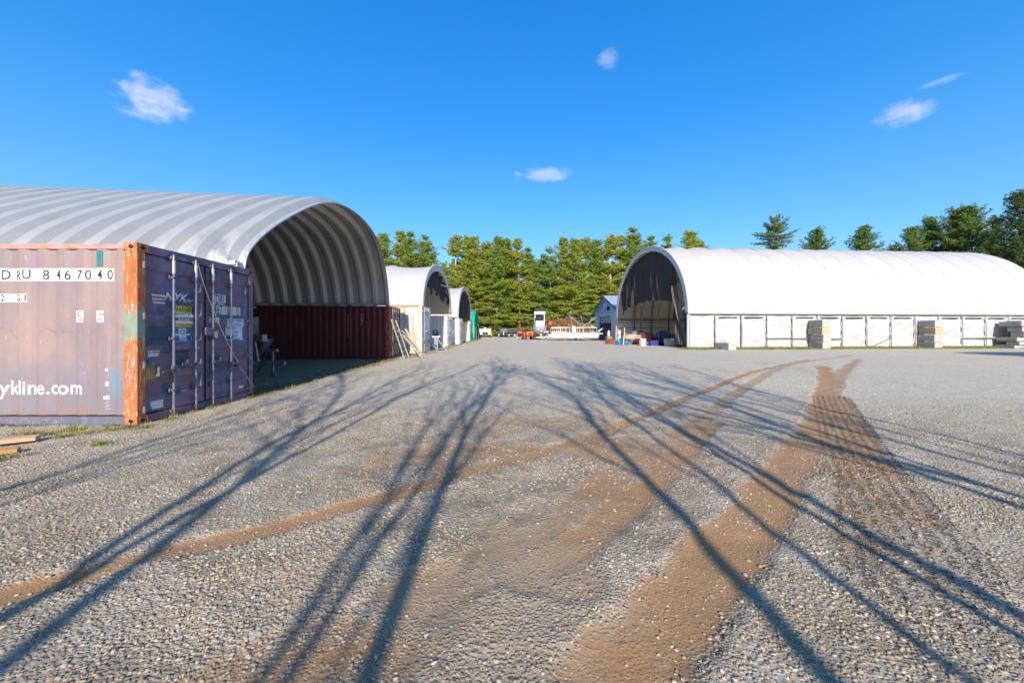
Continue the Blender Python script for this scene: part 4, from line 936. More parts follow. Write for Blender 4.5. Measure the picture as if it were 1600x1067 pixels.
# ---------------------------------------------------------------- outboard motor on a stand
O = thing('outboard_motor', 'grey outboard motor with a dark cowl clamped to a stand beside the white container', 'outboard motor', (-4.9, 24.6, zg(24.6)), R(15))
m = MB(); m.lathe((0, 0, 1.02), [(.0, 0), (.15, .0), (.19, .08), (.2, .2), (.17, .33), (.09, .4), (0, .41)], 16); m.build('cowl', MT['black'], O, smooth=True)
MB().box(-.22, .30, -.10, .10, .93, 1.01).build('tiller_bracket', MT['white'], O, bevel=.02)
m = MB(); m.prism([(-.12, .95), (.12, .95), (.08, .45), (-.08, .45)], lambda x, z: (x, -.06, z), lambda x, z: (x, .06, z)); m.box(-.2, .1, -.01, .01, .42, .45); m.tube([(-.15, 0, .32), (.17, 0, .32)], [.05, .03], 10); m.prism([(-.05, .3), (.1, .3), (.02, .12)], lambda x, z: (x, -.01, z), lambda x, z: (x, .01, z)); m.build('leg', MT['steel'], O, bevel=.01)
m = MB()
for k in range(3): 
    a = 2.1*k; m.bar((.19, 0, .32), (.19, .12*math.cos(a), .32+.12*math.sin(a)), .012, .07)
m.build('propeller', MT['black'], O)
m = MB(); m.bar((.1, -.25, 0), (.1, -.2, .95), .05, .05).bar((.1, .25, 0), (.1, .2, .95), .05, .05).bar((.1, -.22, .9), (.1, .22, .9), .12, .05).bar((.1, -.3, .05), (.75, -.3, .05), .05, .05).bar((.1, .3, .05), (.75, .3, .05), .05, .05).bar((.7, -.3, .06), (.1, -.22, .85), .04, .04).bar((.7, .3, .06), (.1, .22, .85), .04, .04)
m.build('stand', MT['steel'], O)
# ---------------------------------------------------------------- boats
def hull_mesh(L, B, H, bow=.9, n=18, open_=True, rise=.25):
    """stern at x = 0, bow at x = L, keel at z = 0"""
    m = MB(); sec = []
    for i in range(n+1):
        s = i/n; w = B/2*(1-max(0, (s-.35)/.65)**2.4*.985); kz = H*bow*max(0, (s-.55)/.45)**2.2*.8; sh = H+rise*s*s
        sec.append([(s*L, 0, kz), (s*L, -w*.72, kz+(sh-kz)*.28), (s*L, -w*.93, kz+(sh-kz)*.55), (s*L, -w, sh), (s*L, -w*.86, sh+.01), (s*L, -w*.8, sh-.16)])
    for sg in (1, -1):
        o = len(m.v)
        for c in sec: m.v += [(x, y*sg, z) for x, y, z in c]
        for i in range(n):
            for j in range(5): m.f.append((o+i*6+j, o+(i+1)*6+j, o+(i+1)*6+j+1, o+i*6+j+1))
        m.f.append(tuple(o+j for j in range(6))+((),)[0:0])
    o = len(m.v)
    for c in sec: x, y, z = c[5]; m.v += [(x, y, z), (x, -y, z)]
    for i in range(n): m.f.append((o+2*i, o+2*i+2, o+2*i+3, o+2*i+1))
    c = sec[0]; m.add([c[0], c[1], c[2], c[3], c[5], (0, -c[5][1], c[5][2]), (0, -c[3][1], c[3][2]), (0, -c[2][1], c[2][2]), (0, -c[1][1], c[1][2])], [tuple(range(9))])
    return m
def wheel(m_tyre, m_rim, c, axis, r, w):
    m_tyre.torus(c, axis, r-.085, .085, 24, 8); m_tyre.disc(c, axis, r-.08, w*.9); m_rim.disc(c, axis, r*.55, w*1.25)
def trailer(name, label, loc, rz, L, W, group=None, winch=True, r=.3):
    t = thing(name, label, 'trailer', loc, rz, group); f = MB()
    for s in (-1, 1):
        f.bar((0, s*W*.36, .42), (L*.62, s*W*.36, .42), .07, .1); f.bar((L*.62, s*W*.36, .42), (L*.95, 0, .42), .07, .1); f.bar((.2, s*W*.3, .6), (L*.6, s*W*.3, .6), .1, .06)
        for x in (.4, L*.5): f.bar((x, s*W*.36, .42), (x, s*W*.3, .6), .05, .05)
    f.bar((.1, -W/2+.1, .42), (.1, W/2-.1, .42), .06, .08).bar((L*.32, -W/2, .32), (L*.32, W/2, .32), .07, .07).bar((L*.9, 0, .42), (L*1.12, 0, .42), .08, .1)
    f.build('frame', MT['steel'] if 'pontoon' not in label else MT['alu'], t)
    for s in (-1, 1):
        ty, ri = MB(), MB(); wheel(ty, ri, (L*.32, s*(W/2+.05), r), (0, 1, 0), r, .18); w_ = ty.build('wheel', MT['rubber'], t, smooth=True); ri.build('rim', MT['white'], w_)
        fd = MB(); fd.grid(10, 1, lambda u, v: (L*.32-(r+.07)*math.cos(math.pi*u), s*(W/2+.05)+(v-.5)*.24, r+(r+.07)*math.sin(math.pi*u)*.95)); fd.build('mudguard', MT['steel'], t, solid=.01)
    j = MB(); j.tube([(L*1.02, .1, .05), (L*1.02, .1, .75)], .03, 8); j.disc((L*1.02, .1, .07), (0, 1, 0), .08, .05); j.build('jack', MT['steel'], t)
    if winch: w = MB(); w.bar((L*.93, 0, .45), (L*.90, 0, 1.15), .07, .07).box(L*.88, L*.98, -.1, .1, 1.05, 1.25); w.build('winch_post', MT['steel'], t)
    return t
whull = simple('white_gelcoat', (.74, .75, .74), .3, 0, .1, 2); bhull = simple('blue_grey_gelcoat', (.16, .22, .32), .35, 0, .2, 2); ghull = simple('grey_aluminium_hull', (.42, .44, .45), .4, .4, .2, 3)
glass = Mat('dark_glass', (.02, .025, .03), .08, 0, .7).m
# boat stored in the steel arch
b = thing('fishing_boat', 'white bowed small boat parked inside the steel arch, only its bow showing', 'boat', (-11.95, 11.4, .68), R(-3))
hull_mesh(4.6, 1.8, .78, .95, rise=.3).build('hull', simple('dull_grey_hull', (.3, .3, .29), .5), b, smooth=True); m = MB(); m.tube([(3.6, -.5, 1.0), (3.95, -.35, 1.32), (4.5, 0, 1.36)], .018, 6).tube([(3.6, .5, 1.0), (3.95, .35, 1.32), (4.5, 0, 1.36)], .018, 6).tube([(2.9, -.7, 1.0), (3.3, -.6, 2.0)], .015, 6); m.build('bow_rail', MT['galv'], b)
trailer('boat_trailer', 'dark boat trailer under the small boat inside the steel arch', (-11.4, 11.4, .0), R(-3), 4.3, 1.7)
b = thing('seat_frame', 'slanted blue grey chair like frame standing in the shade of the steel arch', 'chair', (-8.25, 12.1, .0), R(10))
m = MB(); m.grid(8, 3, lambda u, v: (.15+.35*u+.08*math.sin(3*u), -.25+.5*v, .55+.55*u)); m.grid(8, 3, lambda u, v: (-.2+.4*u, -.25+.5*v, .52+.0*u)); m.build('seat_shell', simple('blue_grey_plastic', (.09, .115, .17), .5), b, solid=.03)
m = MB()
for s in (-.24, .24): m.bar((.1, s, 0), (.55, s, 1.12), .04, .05).bar((-.2, s, 0), (-.15, s, .52), .04, .05).bar((-.2, s, .5), (.3, s, .5), .04, .05)
m.build('leg_frame', simple('dim_frame_metal', (.12, .125, .13), .5, .3), b)
m = MB(); m.bar((0, 0, 0), (0, 0, .78), .05, .05).box(-.16, .16, -.05, .05, .70, .78).box(-.1, .1, -.1, .1, 0, .02); o = m.build('support_stand', MT['steel'], None, loc=(-7.55, 12.1, 0)); tag(o, 'short dark steel stand on the shaded ground under the steel arch', 'stand')

# pontoon boat
PB = thing('pontoon_boat', 'white pontoon boat with cream railings and a dark canopy, side on', 'pontoon boat', (4.75, 50.0, zg(50)+.12)); dull = simple('white_hull_side', (.80, .80, .79), .35, .1, .08, 1)
for y in (0, 2.0):
    m = MB(); n = [(0.03, 0)] ; pr = [(.02, .0), (.16, .18), (.27, .45), (.34, .9), (.35, 1.3), (.35, 6.5), (.02, 6.52)]
    m.lathe((0, y+.3, .52), [(r_, h) for r_, h in pr], 20, 'x'); m.build('pontoon', dull, PB, smooth=True)
m = MB(); m.box(.3, 6.75, .0, 2.55, .87, .93); m.build('deck', MT['alu'], PB); m = MB(); m.box(.28, 6.78, -.03, 0, .83, 1.0); m.build('deck_trim', MT['steel'], PB)
MB().box(.45, 6.6, .05, .1, .55, .85).build('side_skirt', dull, PB)
cr = simple('cream_vinyl_seat', (.36, .31, .21), .6, 0, .12, 4)
for (x0, x1) in ((.55, 1.55), (1.6, 2.75), (3.15, 4.5), (4.55, 6.3)):
    for y in (.06, 2.48):
        r_ = MB(); r_.tube([(x0, y, .93), (x0+.02, y, 1.62), (x1-.02, y, 1.62), (x1, y, .93)], .025, 6).tube([((x0+x1)/2, y, .93), ((x0+x1)/2, y, 1.62)], .018, 6); r_.build('railing', MT['white'], PB, smooth=True)
        r_ = MB(); r_.box(x0+.03, x1-.03, y-.012, y+.012, 1.52, 1.60); r_.build('rail_panel', cr, PB)
for (x0, x1, y0, y1) in ((.6, 2.7, 1.8, 2.4), (5.6, 6.3, .8, 2.4)):
    m = MB(); m.box(x0+.1, x1-.1, y0+.05, y1, .95, 1.12); m.box(x0+.1, x1-.1, y0 if y0 < 1 else y1-.15, (y0 if y0 < 1 else y1-.15)+.15, 1.45, 1.72); m.build('bench_seat', cr, PB, bevel=.04)
m = MB(); m.box(3.3, 3.8, 1.2, 2.0, .95, 1.75).box(3.25, 3.6, 1.25, 1.95, 1.75, 1.85); m.build('console', MT['white'], PB, bevel=.05)
m = MB(); m.torus((3.95, 1.6, 1.75), (1, 0, .3), .17, .02, 16, 6); m.build('steering_wheel', MT['black'], PB)
m = MB(); m.grid(18, 8, lambda u, v: (2.35+3.6*u, .15+2.3*v, 3.30-.35*u+.12*math.sin(math.pi*u)+.10*math.sin(math.pi*v)-.10*(abs(math.sin(3*math.pi*u))))); m.build('canopy', MT['black'], PB, smooth=True, solid=.16)
MB().grid(6, 6, lambda u, v: (2.2+.5*u, .15+2.3*v, 3.05+.3*u)).build('canopy_flap', MT['black'], PB, solid=.06)
for y in (.08, 2.46):
    for a, b_ in (((4.5, 1.62), (2.6, 3.25)), ((5.1, 1.62), (5.8, 2.95)), ((4.6, 1.65), (4.2, 3.2)), ((4.9, 2.0), (6.2, 2.9)), ((3.15, 1.6), (2.9, 3.0))):
        MB().tube([(a[0], y, a[1]), (b_[0], y, b_[1])], .03, 6).build('canopy_leg', MT['alu'], PB)
m = MB(); m.grid(8, 8, lambda u, v: (4.6+1.6*u, .3+1.9*v, 1.75+.28*math.sin(5*u+4*v)*math.sin(3*u)+.35*math.sin(math.pi*u)*math.sin(math.pi*v))); m.build('folded_cover', simple('crumpled_mauve_cover', (.5, .42, .45), .8, 0, .4, 5), PB)
om = MB(); om.box(6.75, 7.1, 1.1, 1.45, 1.0, 1.55); om.prism([(6.85, 1.0), (7.05, 1.0), (7.1, .3), (6.9, .3)], lambda x, z: (x, 1.2, z), lambda x, z: (x, 1.35, z)); om.bar((6.6, 1.2, 1.2), (7.5, 1.2, 1.5), .1, .1); om.build('outboard', MT['black'], PB, bevel=.05)
m = MB(); m.bar((6.55, .1, .8), (7.2, .1, .8), .1, .12).bar((6.5, .2, 1.1), (7.15, .2, 1.5), .06, .12); m.build('boarding_ladder', MT['alu'], PB)
trailer('boat_trailer', 'low grey trailer beneath the pontoon boat with its winch at the left', (10.9, 51.3, zg(51)), R(180), 6.8, 1.3, r=.24)
for x, wh in ((1.2, 'left'), (4.2, 'right')): o = MB().box(0, .6, .1, .5, 0, .14).build('timber_support', MT['rust'], None, loc=(5.4+x, 50.0, zg(50))); tag(o, 'dark timber block under the %s half of the pontoon boat hull' % wh, 'timber')
# cabin boat seen bow-on
CB = thing('cabin_boat', 'tall white cabin boat with a dark hardtop behind the pontoon boat bow', 'boat', (4.05, 59.5, zg(59)+.55), R(-90))
hull_mesh(6.2, 2.15, 1.15, .9, rise=.35).build('hull', whull, CB, smooth=True)
m = MB(); m.prism([(-.78, 1.2), (.78, 1.2), (.72, 2.15), (-.72, 2.15)], lambda y, z: (1.6, y, z), lambda y, z: (4.6-(z-1.2)*.75, y*.85, z)); m.build('cabin', whull, CB, bevel=.04)
m = MB(); m.prism([(-.74, 1.65), (-.04, 1.65), (-.04, 3.05), (-.70, 3.05)], lambda y, z: (4.22-(z-1.2)*.6, y, z), lambda y, z: (4.25-(z-1.2)*.6, y, z)); m.prism([(.04, 1.65), (.5, 1.65), (.5, 3.05), (.04, 3.05)], lambda y, z: (4.22-(z-1.2)*.6, y, z), lambda y, z: (4.25-(z-1.2)*.6, y, z)); m.build('windscreen', glass, CB)
for y in (-.72, .72):
    for x in (1.9, 3.4): MB().tube([(x, y, 1.9), (x, y*.92, 3.5)], .05, 8).build('hardtop_post', MT['white'], CB)
m = MB(); m.box(1.6, 3.6, -.78, .78, 3.1, 3.55); m.build('enclosure', MT['white'], CB, bevel=.06); m = MB(); m.box(1.5, 3.75, -.82, .82, 3.56, 4.0); m.build('hardtop', MT['black'], CB, bevel=.1)
m = MB(); m.tube([(4.6, -.9, 1.4), (4.8, -.8, 1.9), (6.2, 0, 2.1), (4.8, .8, 1.9), (4.6, .9, 1.4)], .03, 6); m.build('bow_rail', MT['galv'], CB)
trailer('boat_trailer', 'boat trailer carrying the tall cabin boat beside the orange machine', (4.05, 59.5, zg(59)), R(-90), 6.4, 1.9)
m = MB(); m.lathe((0, 0, 0), [(0, -.45), (.2, -.4), (.38, -.2), (.44, 0), (.38, .2), (.2, .4), (0, .45)], 18); ob = m.build('buoy', simple('orange_plastic', (.4, .10, .03), .5), None, smooth=True, loc=(5.72, 57.5, 2.55)); 
by = thing('mooring_buoy', 'round orange buoy hung on a thin pole right of the cabin boat', 'buoy', (5.72, 57.5, zg(57))); ob.parent = by; ob.location = (0, 0, 2.3)
MB().tube([(0, .1, 0), (0, .1, 2.9), (0, 0, 2.95), (0, 0, 2.7)], .03, 6).build('pole', MT['steel'], by)
# orange machine with a red one behind
om_ = simple('orange_enamel', (.72, .16, .03), .4, 0, .2, 5); rd_ = simple('red_enamel', (.22, .03, .045), .4, 0, .2, 5)
TR_ = thing('compact_tractor', 'small orange machine with a dark grille parked left of the cabin boat', 'tractor', (2.3, 56.0, zg(56)), R(-75))
MB().box(0, 1.15, -.5, .5, .55, 1.15).build('hood', om_, TR_, bevel=.1); MB().box(1.13, 1.18, -.28, .28, .68, .88).build('grille', MT['black'], TR_, bevel=.02)
MB().box(-.9, 0, -.55, .55, .5, .72).box(-.95, -.5, -.6, .6, .72, .95).build('body', om_, TR_, bevel=.06)
m = MB(); m.box(-.75, -.3, -.25, .25, .9, 1.05).box(-.8, -.68, -.25, .25, 1.05, 1.5); m.build('seat', MT['black'], TR_, bevel=.04); m = MB(); m.torus((-.05, 0, 1.35), (.5, 0, 1), .18, .02, 16, 6).tube([(.1, 0, 1.0), (-.05, 0, 1.35)], .02, 6); m.build('steering_wheel', MT['black'], TR_)
m = MB(); m.tube([(-.85, -.5, .9), (-.85, -.5, 2.0), (-.85, .5, 2.0), (-.85, .5, .9)], .04, 8); m.build('roll_bar', MT['black'], TR_)
for x, y, r_ in ((.8, .55, .33), (.8, -.55, .33), (-.55, .62, .45), (-.55, -.62, .45)):
    ty, ri = MB(), MB(); wheel(ty, ri, (x, y, r_), (0, 1, 0), r_, .2); w_ = ty.build('wheel', MT['rubber'], TR_, smooth=True); ri.build('rim', om_, w_)
TA = thing('fuel_tank', 'dull red rounded tank on legs just left of the orange machine', 'tank', (1.25, 58.0, zg(58)))
m = MB(); m.lathe((-.6, 0, .95), [(0, 0), (.25, .03), (.42, .12), (.45, .3), (.45, .9), (.42, 1.08), (.25, 1.17), (0, 1.2)], 20, 'x'); m.build('tank_body', rd_, TA, smooth=True)
[MB().bar((x, y, 0), (x, y*.8, .75), .06, .06).build('leg', MT['steel'], TA) for x in (-.5, .5) for y in (-.4, .4)]
# small craft at the far end
FB = thing('deck_boat', 'small silver boat on a trailer, seen end on, left of the other far boats', 'boat', (-5.1, 75.5, zg(75)+.5), R(90))
m = MB(); [m.lathe((-2.5, y, .2), [(.02, 0), (.27, .05), (.27, 4.6), (.05, 5.2)], 14, 'x') for y in (-.75, .75)]; m.build('pontoon', MT['alu'], FB, smooth=True)
MB().box(-2.5, 2.3, -1.15, 1.15, .5, .6).build('deck', MT['alu'], FB)
m = MB(); [m.box(-2.45, 2.2, y-.02, y+.02, .62, 1.15) for y in (-1.1, 1.1)]; m.box(-2.45, -2.4, -1.1, 1.1, .62, 1.1); m.build('fence_panel', simple('silver_panel', (.5, .52, .52), .4, .4), FB); MB().box(-2.7, -2.4, -.2, .2, .8, 1.35).build('outboard', MT['white'], FB, bevel=.06)
trailer('boat_trailer', 'trailer with orange tail lamps under the silver end on boat', (-5.1, 73.3, zg(75)), R(90), 5, 2.2)
o_ = [o for o in bpy.data.objects if o.get('label') == 'trailer with orange tail lamps under the silver end on boat'][0]
for s in (-1, 1): MB().box(-.05, .02, s*1.15-.12, s*1.15+.12, .3, .75).build('tail_lamp', om_, o_)
b = thing('fishing_boat', 'small grey aluminium boat on a trailer in the middle of the far row', 'boat', (-1.6, 77.5, zg(77)+.55), R(-90)); hull_mesh(4.8, 1.95, .8).build('hull', ghull, b, smooth=True)
m = MB(); m.prism([(-.7, .8), (.7, .8), (.55, 1.25), (-.55, 1.25)], lambda y, z: (2.6-.3*(z-.8), y, z), lambda y, z: (2.65-.3*(z-.8), y, z)); m.build('windscreen', glass, b)
trailer('boat_trailer', 'trailer beneath the small grey aluminium boat in the far row', (-1.6, 77.5, zg(77)), R(-90), 5, 1.9)
b = thing('fishing_boat', 'dark green covered boat low on the ground, rightmost of the far row', 'boat', (1.55, 79, zg(79)+.5), R(200)); hull_mesh(4.2, 1.7, .75).build('hull', simple('dark_green_hull', (.06, .085, .07), .5), b, smooth=True)
m = MB(); m.grid(10, 8, lambda u, v: (.1+3.9*u, (-.75+1.5*v)*(1-u**3*.8), .82+.25*u+.35*math.sin(math.pi*v)*math.sin(math.pi*min(1, u+.15)))); m.build('boat_cover', simple('olive_cover', (.12, .13, .1), .8), b, smooth=True)
trailer('boat_trailer', 'rusty trailer under the dark covered boat at the right of the far row', (1.5, 79, zg(79)), R(200), 4.2, 1.5)
# ---------------------------------------------------------------- things at the tent mouth
tb = simple('bright_blue_tarp', (.02, .18, .42), .4, 0, .3, 3); nb_ = simple('navy_plastic', (.015, .04, .25), .4, 0, .2, 3); cl = simple('frosted_plastic', (.45, .45, .44), .35, 0, .15, 4)
def lump(name, label, cat, loc, sx_, sy, sz, mat, seed, rz=0, group=None):
    r_ = random.Random(seed); ph = [r_.uniform(0, 6.28) for _ in range(4)]
    def f(u, v):
        a = 2*math.pi*u; e = v*math.pi/2; k = 1+.22*math.sin(3*a+ph[0])*math.cos(e)+.12*math.sin(7*a+ph[1]+4*e)+.08*math.sin(11*e+ph[2])
        return (sx_*math.cos(a)*math.cos(e)*k, sy*math.sin(a)*math.cos(e)*k, sz*math.sin(e)*(1+.15*math.sin(4*a+ph[3])*math.cos(e)))
    o = MB().grid(32, 14, f).build(name, mat, None, smooth=False, loc=loc); o.rotation_euler.z = rz; return tag(o, label, cat, group)
def tote(label, loc, w, d, h, body, lid, rz=0, group=None):
    t = thing('storage_bin', label, 'storage bin', loc, rz, group)
    m = MB(); m.prism([(-w/2*.88, 0), (w/2*.88, 0), (w/2, h), (-w/2, h)], lambda x, z: (x, -d/2, z), lambda x, z: (x, d/2, z)); m.build('bin_body', body, t, bevel=.02)
    m = MB(); m.box(-w/2-.03, w/2+.03, -d/2-.03, d/2+.03, h, h+.06); m.box(-w/2+.05, w/2-.05, -d/2+.05, d/2-.05, h+.06, h+.085); m.build('lid', lid, t, bevel=.01); return t
W = thing('work_bench', 'low wooden sawhorse bench piled with pale split boards outside the tent mouth', 'bench', P(987, 36.0), R(-8))
m = MB(); m.box(-.85, .85, -.3, .3, .62, .68); m.build('bench_top', MT['palewood'], W)
for x in (-.75, .75):
    for y in (-.28, .28): MB().bar((x*1.1, y*1.2, 0), (x, y*.8, .63), .07, .09).build('leg', MT['palewood'], W)
for k in range(7):
    r_ = random.Random(k); o = MB().bar((-.8+r_.uniform(-.1, .3), 0, 0), (.7+r_.uniform(-.2, .2), 0, 0), .14, .035).build('board', MT['palewood'], None, loc=P(987, 36.0, .70+.04*k+.02)+Vector((0, r_.uniform(-.12, .12), 0))); o.rotation_euler = (0, r_.uniform(.05, .2) if k > 4 else 0, r_.uniform(-.2, .1)); tag(o, ['bottom', 'second', 'third', 'fourth', 'fifth', 'sixth', 'topmost'][k]+' pale board in the pile on the sawhorse bench', 'board', 'boards on the sawhorse bench')
for k, (px, D, z, h) in enumerate(((962, 38.5, 0, 1.75), (968, 38.2, 0, 1.35), (975, 37.6, 0, 1.6))):
    o = MB().bar((0, 0, 0), (.1, .25, h), .2, .07).build('board', (MT['palewood'], MT['white'], MT['palewood'])[k], None, loc=P(px, D)); tag(o, ['tall pale board standing at the left edge of the tent mouth', 'white panel standing between two pale boards at the tent mouth', 'pale post standing behind the blue tarp heap'][k], 'board')
lump('tarp_heap', 'crumpled bright blue tarp heap on the gravel left of the sawhorse bench', 'tarp', P(971, 36.6), .5, .5, .62, tb, 5)
lump('wood_heap', 'low heap of reddish brown scrap by the shed door', 'scrap heap', P(955, 38.5), .55, .6, .5, simple('red_brown_scrap', (.3, .1, .04), .9, 0, .5, 9), 8)
t = thing('hand_truck', 'red and white hand truck standing in front of the shed door', 'hand truck', P(952, 41.0), R(-20))
m = MB(); [m.tube([(x, 0, .1), (x, .05, 1.15), (x*.6, .2, 1.3)], .025, 6) for x in (-.2, .2)]; [m.tube([(-.2, .02, z), (.2, .02, z)], .02, 6) for z in (.4, .7, 1.0)]; m.box(-.25, .25, -.3, 0, .03, .05); m.build('frame', rd_, t)
for s in (-1, 1): ty, ri = MB(), MB(); wheel(ty, ri, (s*.26, .08, .15), (1, 0, 0), .15, .08); w_ = ty.build('wheel', MT['rubber'], t); ri.build('rim', MT['white'], w_)
t = thing('white_jug', 'white plastic container standing above the red hand truck', 'container', P(951, 41.6, .75)); t.scale = (.7, .7, .7); m = MB(); m.lathe((0, 0, 0), [(0, 0), (.2, 0), (.22, .1), (.22, .6), (.1, .78), (.1, .85), (0, .85)], 14); m.build('jug_body', MT['white'], t, smooth=True)
MB().lathe((0, 0, .85), [(.11, 0), (.11, .08), (0, .08)], 12).build('cap', rd_, t)
o = MB().box(-.3, .3, -.3, .3, 0, .75).build('crate', MT['wood'], None, loc=P(951, 41.6), bevel=.02); tag(o, 'wooden crate under the white plastic container by the shed', 'crate')
t = thing('wheelie_bin', 'dark green bin inside the open shed door', 'bin', (13.5, 52.2, zg(52)), R(90)); m = MB(); m.prism([(-.9, 0), (.9, 0), (1.0, 1.5), (-1.0, 1.5)], lambda x, z: (x, -.5, z), lambda x, z: (x, .5, z)); m.build('bin_body', simple('dark_green_plastic', (.0, .10, .06), .5), t, bevel=.03); MB().box(-1.05, 1.05, -.56, .56, 1.5, 1.62).build('lid', simple('green_plastic', (.0, .16, .09), .5), t, bevel=.03)
t = thing('white_box', 'white appliance box with a dark mark standing at the tent mouth', 'box', P(1004.5, 34.6), R(-6)); MB().box(-.22, .22, -.22, .22, 0, .62).build('box_body', MT['white'], t, bevel=.015); MB().lathe((0, 0, 0), [(0, 0), (.07, 0), (.07, .004), (0, .004)], 12).build('dial', MT['black'], t).matrix_local = Matrix.Translation((0, -.222, .38)) @ Matrix.Rotation(R(90), 4, 'X')
tote('dark blue open storage bin low in front of the blue heap', P(1021, 34.4), .75, .5, .38, nb_, nb_, 0, 'storage bins at the tent mouth')
tote('clear storage bin with a teal blue lid, left of the pair by the tied curtain', P(1046.5, 33.2), .85, .6, .62, cl, simple('teal_blue_lid', (.02, .2, .38), .4), 0, 'storage bins at the tent mouth')
tote('clear storage bin with a navy lid, right of the pair by the tied curtain', P(1058.5, 33.0), .62, .6, .6, cl, nb_, 0, 'storage bins at the tent mouth')
tote('dark storage bin stacked behind the clear pair', P(1051, 34.6, .0), .8, .6, 1.0, simple('dark_plastic', (.04, .045, .05), .5), simple('maroon_lid', (.2, .04, .05), .5), .1, 'storage bins at the tent mouth')
lump('tarp_heap', 'big deep blue tarp heap behind the storage bins in the tent', 'tarp', P(1036, 36.5), .95, .8, 1.35, simple('deep_blue_tarp', (.012, .06, .28), .4, 0, .4, 3), 12)
lump('bag_heap', 'dark bags heaped in the tent beside the blue heap', 'bags', P(1031, 35.2), .55, .6, .8, MT['black'], 15)
lump('bag_heap', 'dark green bags slumped against the blue heap', 'bags', P(1042, 35.0), .4, .4, .95, simple('dark_green_bag', (.01, .05, .03), .5), 17)
lump('cloth_heap', 'grey covered heap near the sawhorse bench inside the tent', 'heap', P(998, 39.5), 1.1, .9, 1.35, simple('slate_cover', (.18, .19, .24), .7), 19)
lump('cloth_heap', 'dull maroon heap behind the white box in the tent', 'heap', P(1005, 37.2), .75, .7, 1.15, simple('maroon_cover', (.12, .025, .035), .7), 23)
lump('log_heap', 'brown clutter slumped at the foot of the tied curtain', 'heap', P(1068, 32.0), .4, .4, .85, simple('brown_clutter', (.12, .07, .05), .9, 0, .5, 10), 27)
lm_ = thing('lawn_mower', 'dark red riding mower in the shade inside the tent mouth', 'mower', P(1012, 36.6), R(-70))
MB().box(-.1, .75, -.3, .3, .4, .85).build('hood', simple('dark_red_enamel', (.16, .02, .025), .4), lm_, bevel=.08); MB().box(-.8, .1, -.45, .45, .28, .45).build('deck', MT['black'], lm_, bevel=.05); m = MB(); m.box(-.65, -.25, -.22, .22, .6, .7).box(-.7, -.6, -.22, .22, .7, 1.05); m.build('seat', MT['black'], lm_, bevel=.04)
MB().torus((-.0, 0, 1.05), (.4, 0, 1), .17, .018, 16, 6).build('steering_wheel', MT['black'], lm_)
for x, y, r_ in ((.55, .4, .2), (.55, -.4, .2), (-.5, .42, .27), (-.5, -.42, .27)):
    ty, ri = MB(), MB(); wheel(ty, ri, (x, y, r_), (0, 1, 0), r_, .16); w_ = ty.build('wheel', MT['rubber'], lm_, smooth=True); ri.build('rim', cl, w_)
# ---------------------------------------------------------------- planks on the ground by the near box
pk = Mat('orange_plank', (.45, .23, .09), .8).spots((.42, .2, .08), 4, .4, .65, (1, 9, 9)).nbump(20, .004, (.5, 8, 8)).m
pk2 = Mat('pale_plank', (.5, .34, .22), .8).spots((.45, .28, .17), 4, .4, .65, (1, 9, 9)).nbump(20, .004, (.5, 8, 8)).m  # paler wood colour for the upper plank
for k, (px0, py0, px1, py1, w, z, mt_, lb) in enumerate(((60, 690, -150, 713, .17, .055, pk2, 'longer pale plank lying on top at the lower left of the yard'), (30, 706, -160, 730, .13, .03, pk, 'shorter orange plank lying on the gravel under the pale plank'))):
    a, b = pxg(px0, py0), pxg(px1, py1); o = MB().bar((0, 0, 0), (b[0]-a[0], b[1]-a[1], 0), w, .045).build('plank', mt_, None, loc=(a[0], a[1], z), bevel=.003); tag(o, lb, 'plank', 'planks by the near container')
# ---------------------------------------------------------------- weeds and grass
def blades(mb, cx, cy, z, n, rad, h, rng_, w=.006):
    for _ in range(n):
        a = rng_.uniform(0, 6.283); r_ = rad*rng_.random()**.7; x, y = cx+r_*math.cos(a), cy+r_*math.sin(a); hh = h*rng_.uniform(.4, 1.1); le = rng_.uniform(.2, 1)*hh; b_ = a+rng_.uniform(-.7, .7); dx, dy = le*math.cos(b_), le*math.sin(b_)
        px_, py_ = -math.sin(b_)*w, math.cos(b_)*w; o = len(mb.v)
        mb.v += [(x-px_, y-py_, z), (x+px_, y+py_, z), (x+dx*.4+px_*.8, y+dy*.4+py_*.8, z+hh*.62), (x+dx*.4-px_*.8, y+dy*.4-py_*.8, z+hh*.62), (x+dx, y+dy, z+hh)]
        mb.f += [(o, o+1, o+2, o+3), (o+3, o+2, o+4)]
GR = Mat('grass_blades', (.15, .2, .035), .6).islands((.4, .34, .13), .9).translucent(.3, (.3, .38, .06)).m
DG = Mat('dry_grass', (.25, .2, .09), .7).islands((.12, .13, .04), .9).m
tufts = [(222, 668, 'beside the foot of the orange rusted post'), (130, 678, 'third of the little row in front of the near container'), (95, 684, 'by the end of the planks'), (70, 680, 'just behind the pale plank'), (40, 681, 'in front of the container at the far left'), (155, 695, 'alone in the gravel right of the planks'), (15, 716, 'below the planks at the left edge'), (176, 672, 'against the rail near the orange post'), (115, 673, 'flat and dark along the container rail'), (8, 664, 'touching the container rail at the left edge'), (265, 655, 'under the container doors'), (330, 636, 'under the middle of the container doors')]
for k, (px, py, wh) in enumerate(tufts):
    x, y = pxg(px, py); r_ = random.Random(k); m = MB(); blades(m, 0, 0, -.005, 90, .13 if k not in (2, 5) else .07, .075, r_, .004)
    o = m.build('grass_tuft', GR if k % 3 else DG, None, loc=(x, y, ground_z(x, y)), recalc=False); tag(o, 'green weed tuft '+wh, 'weed', 'weed tufts near the purple container')
m = MB(); r_ = random.Random(77)
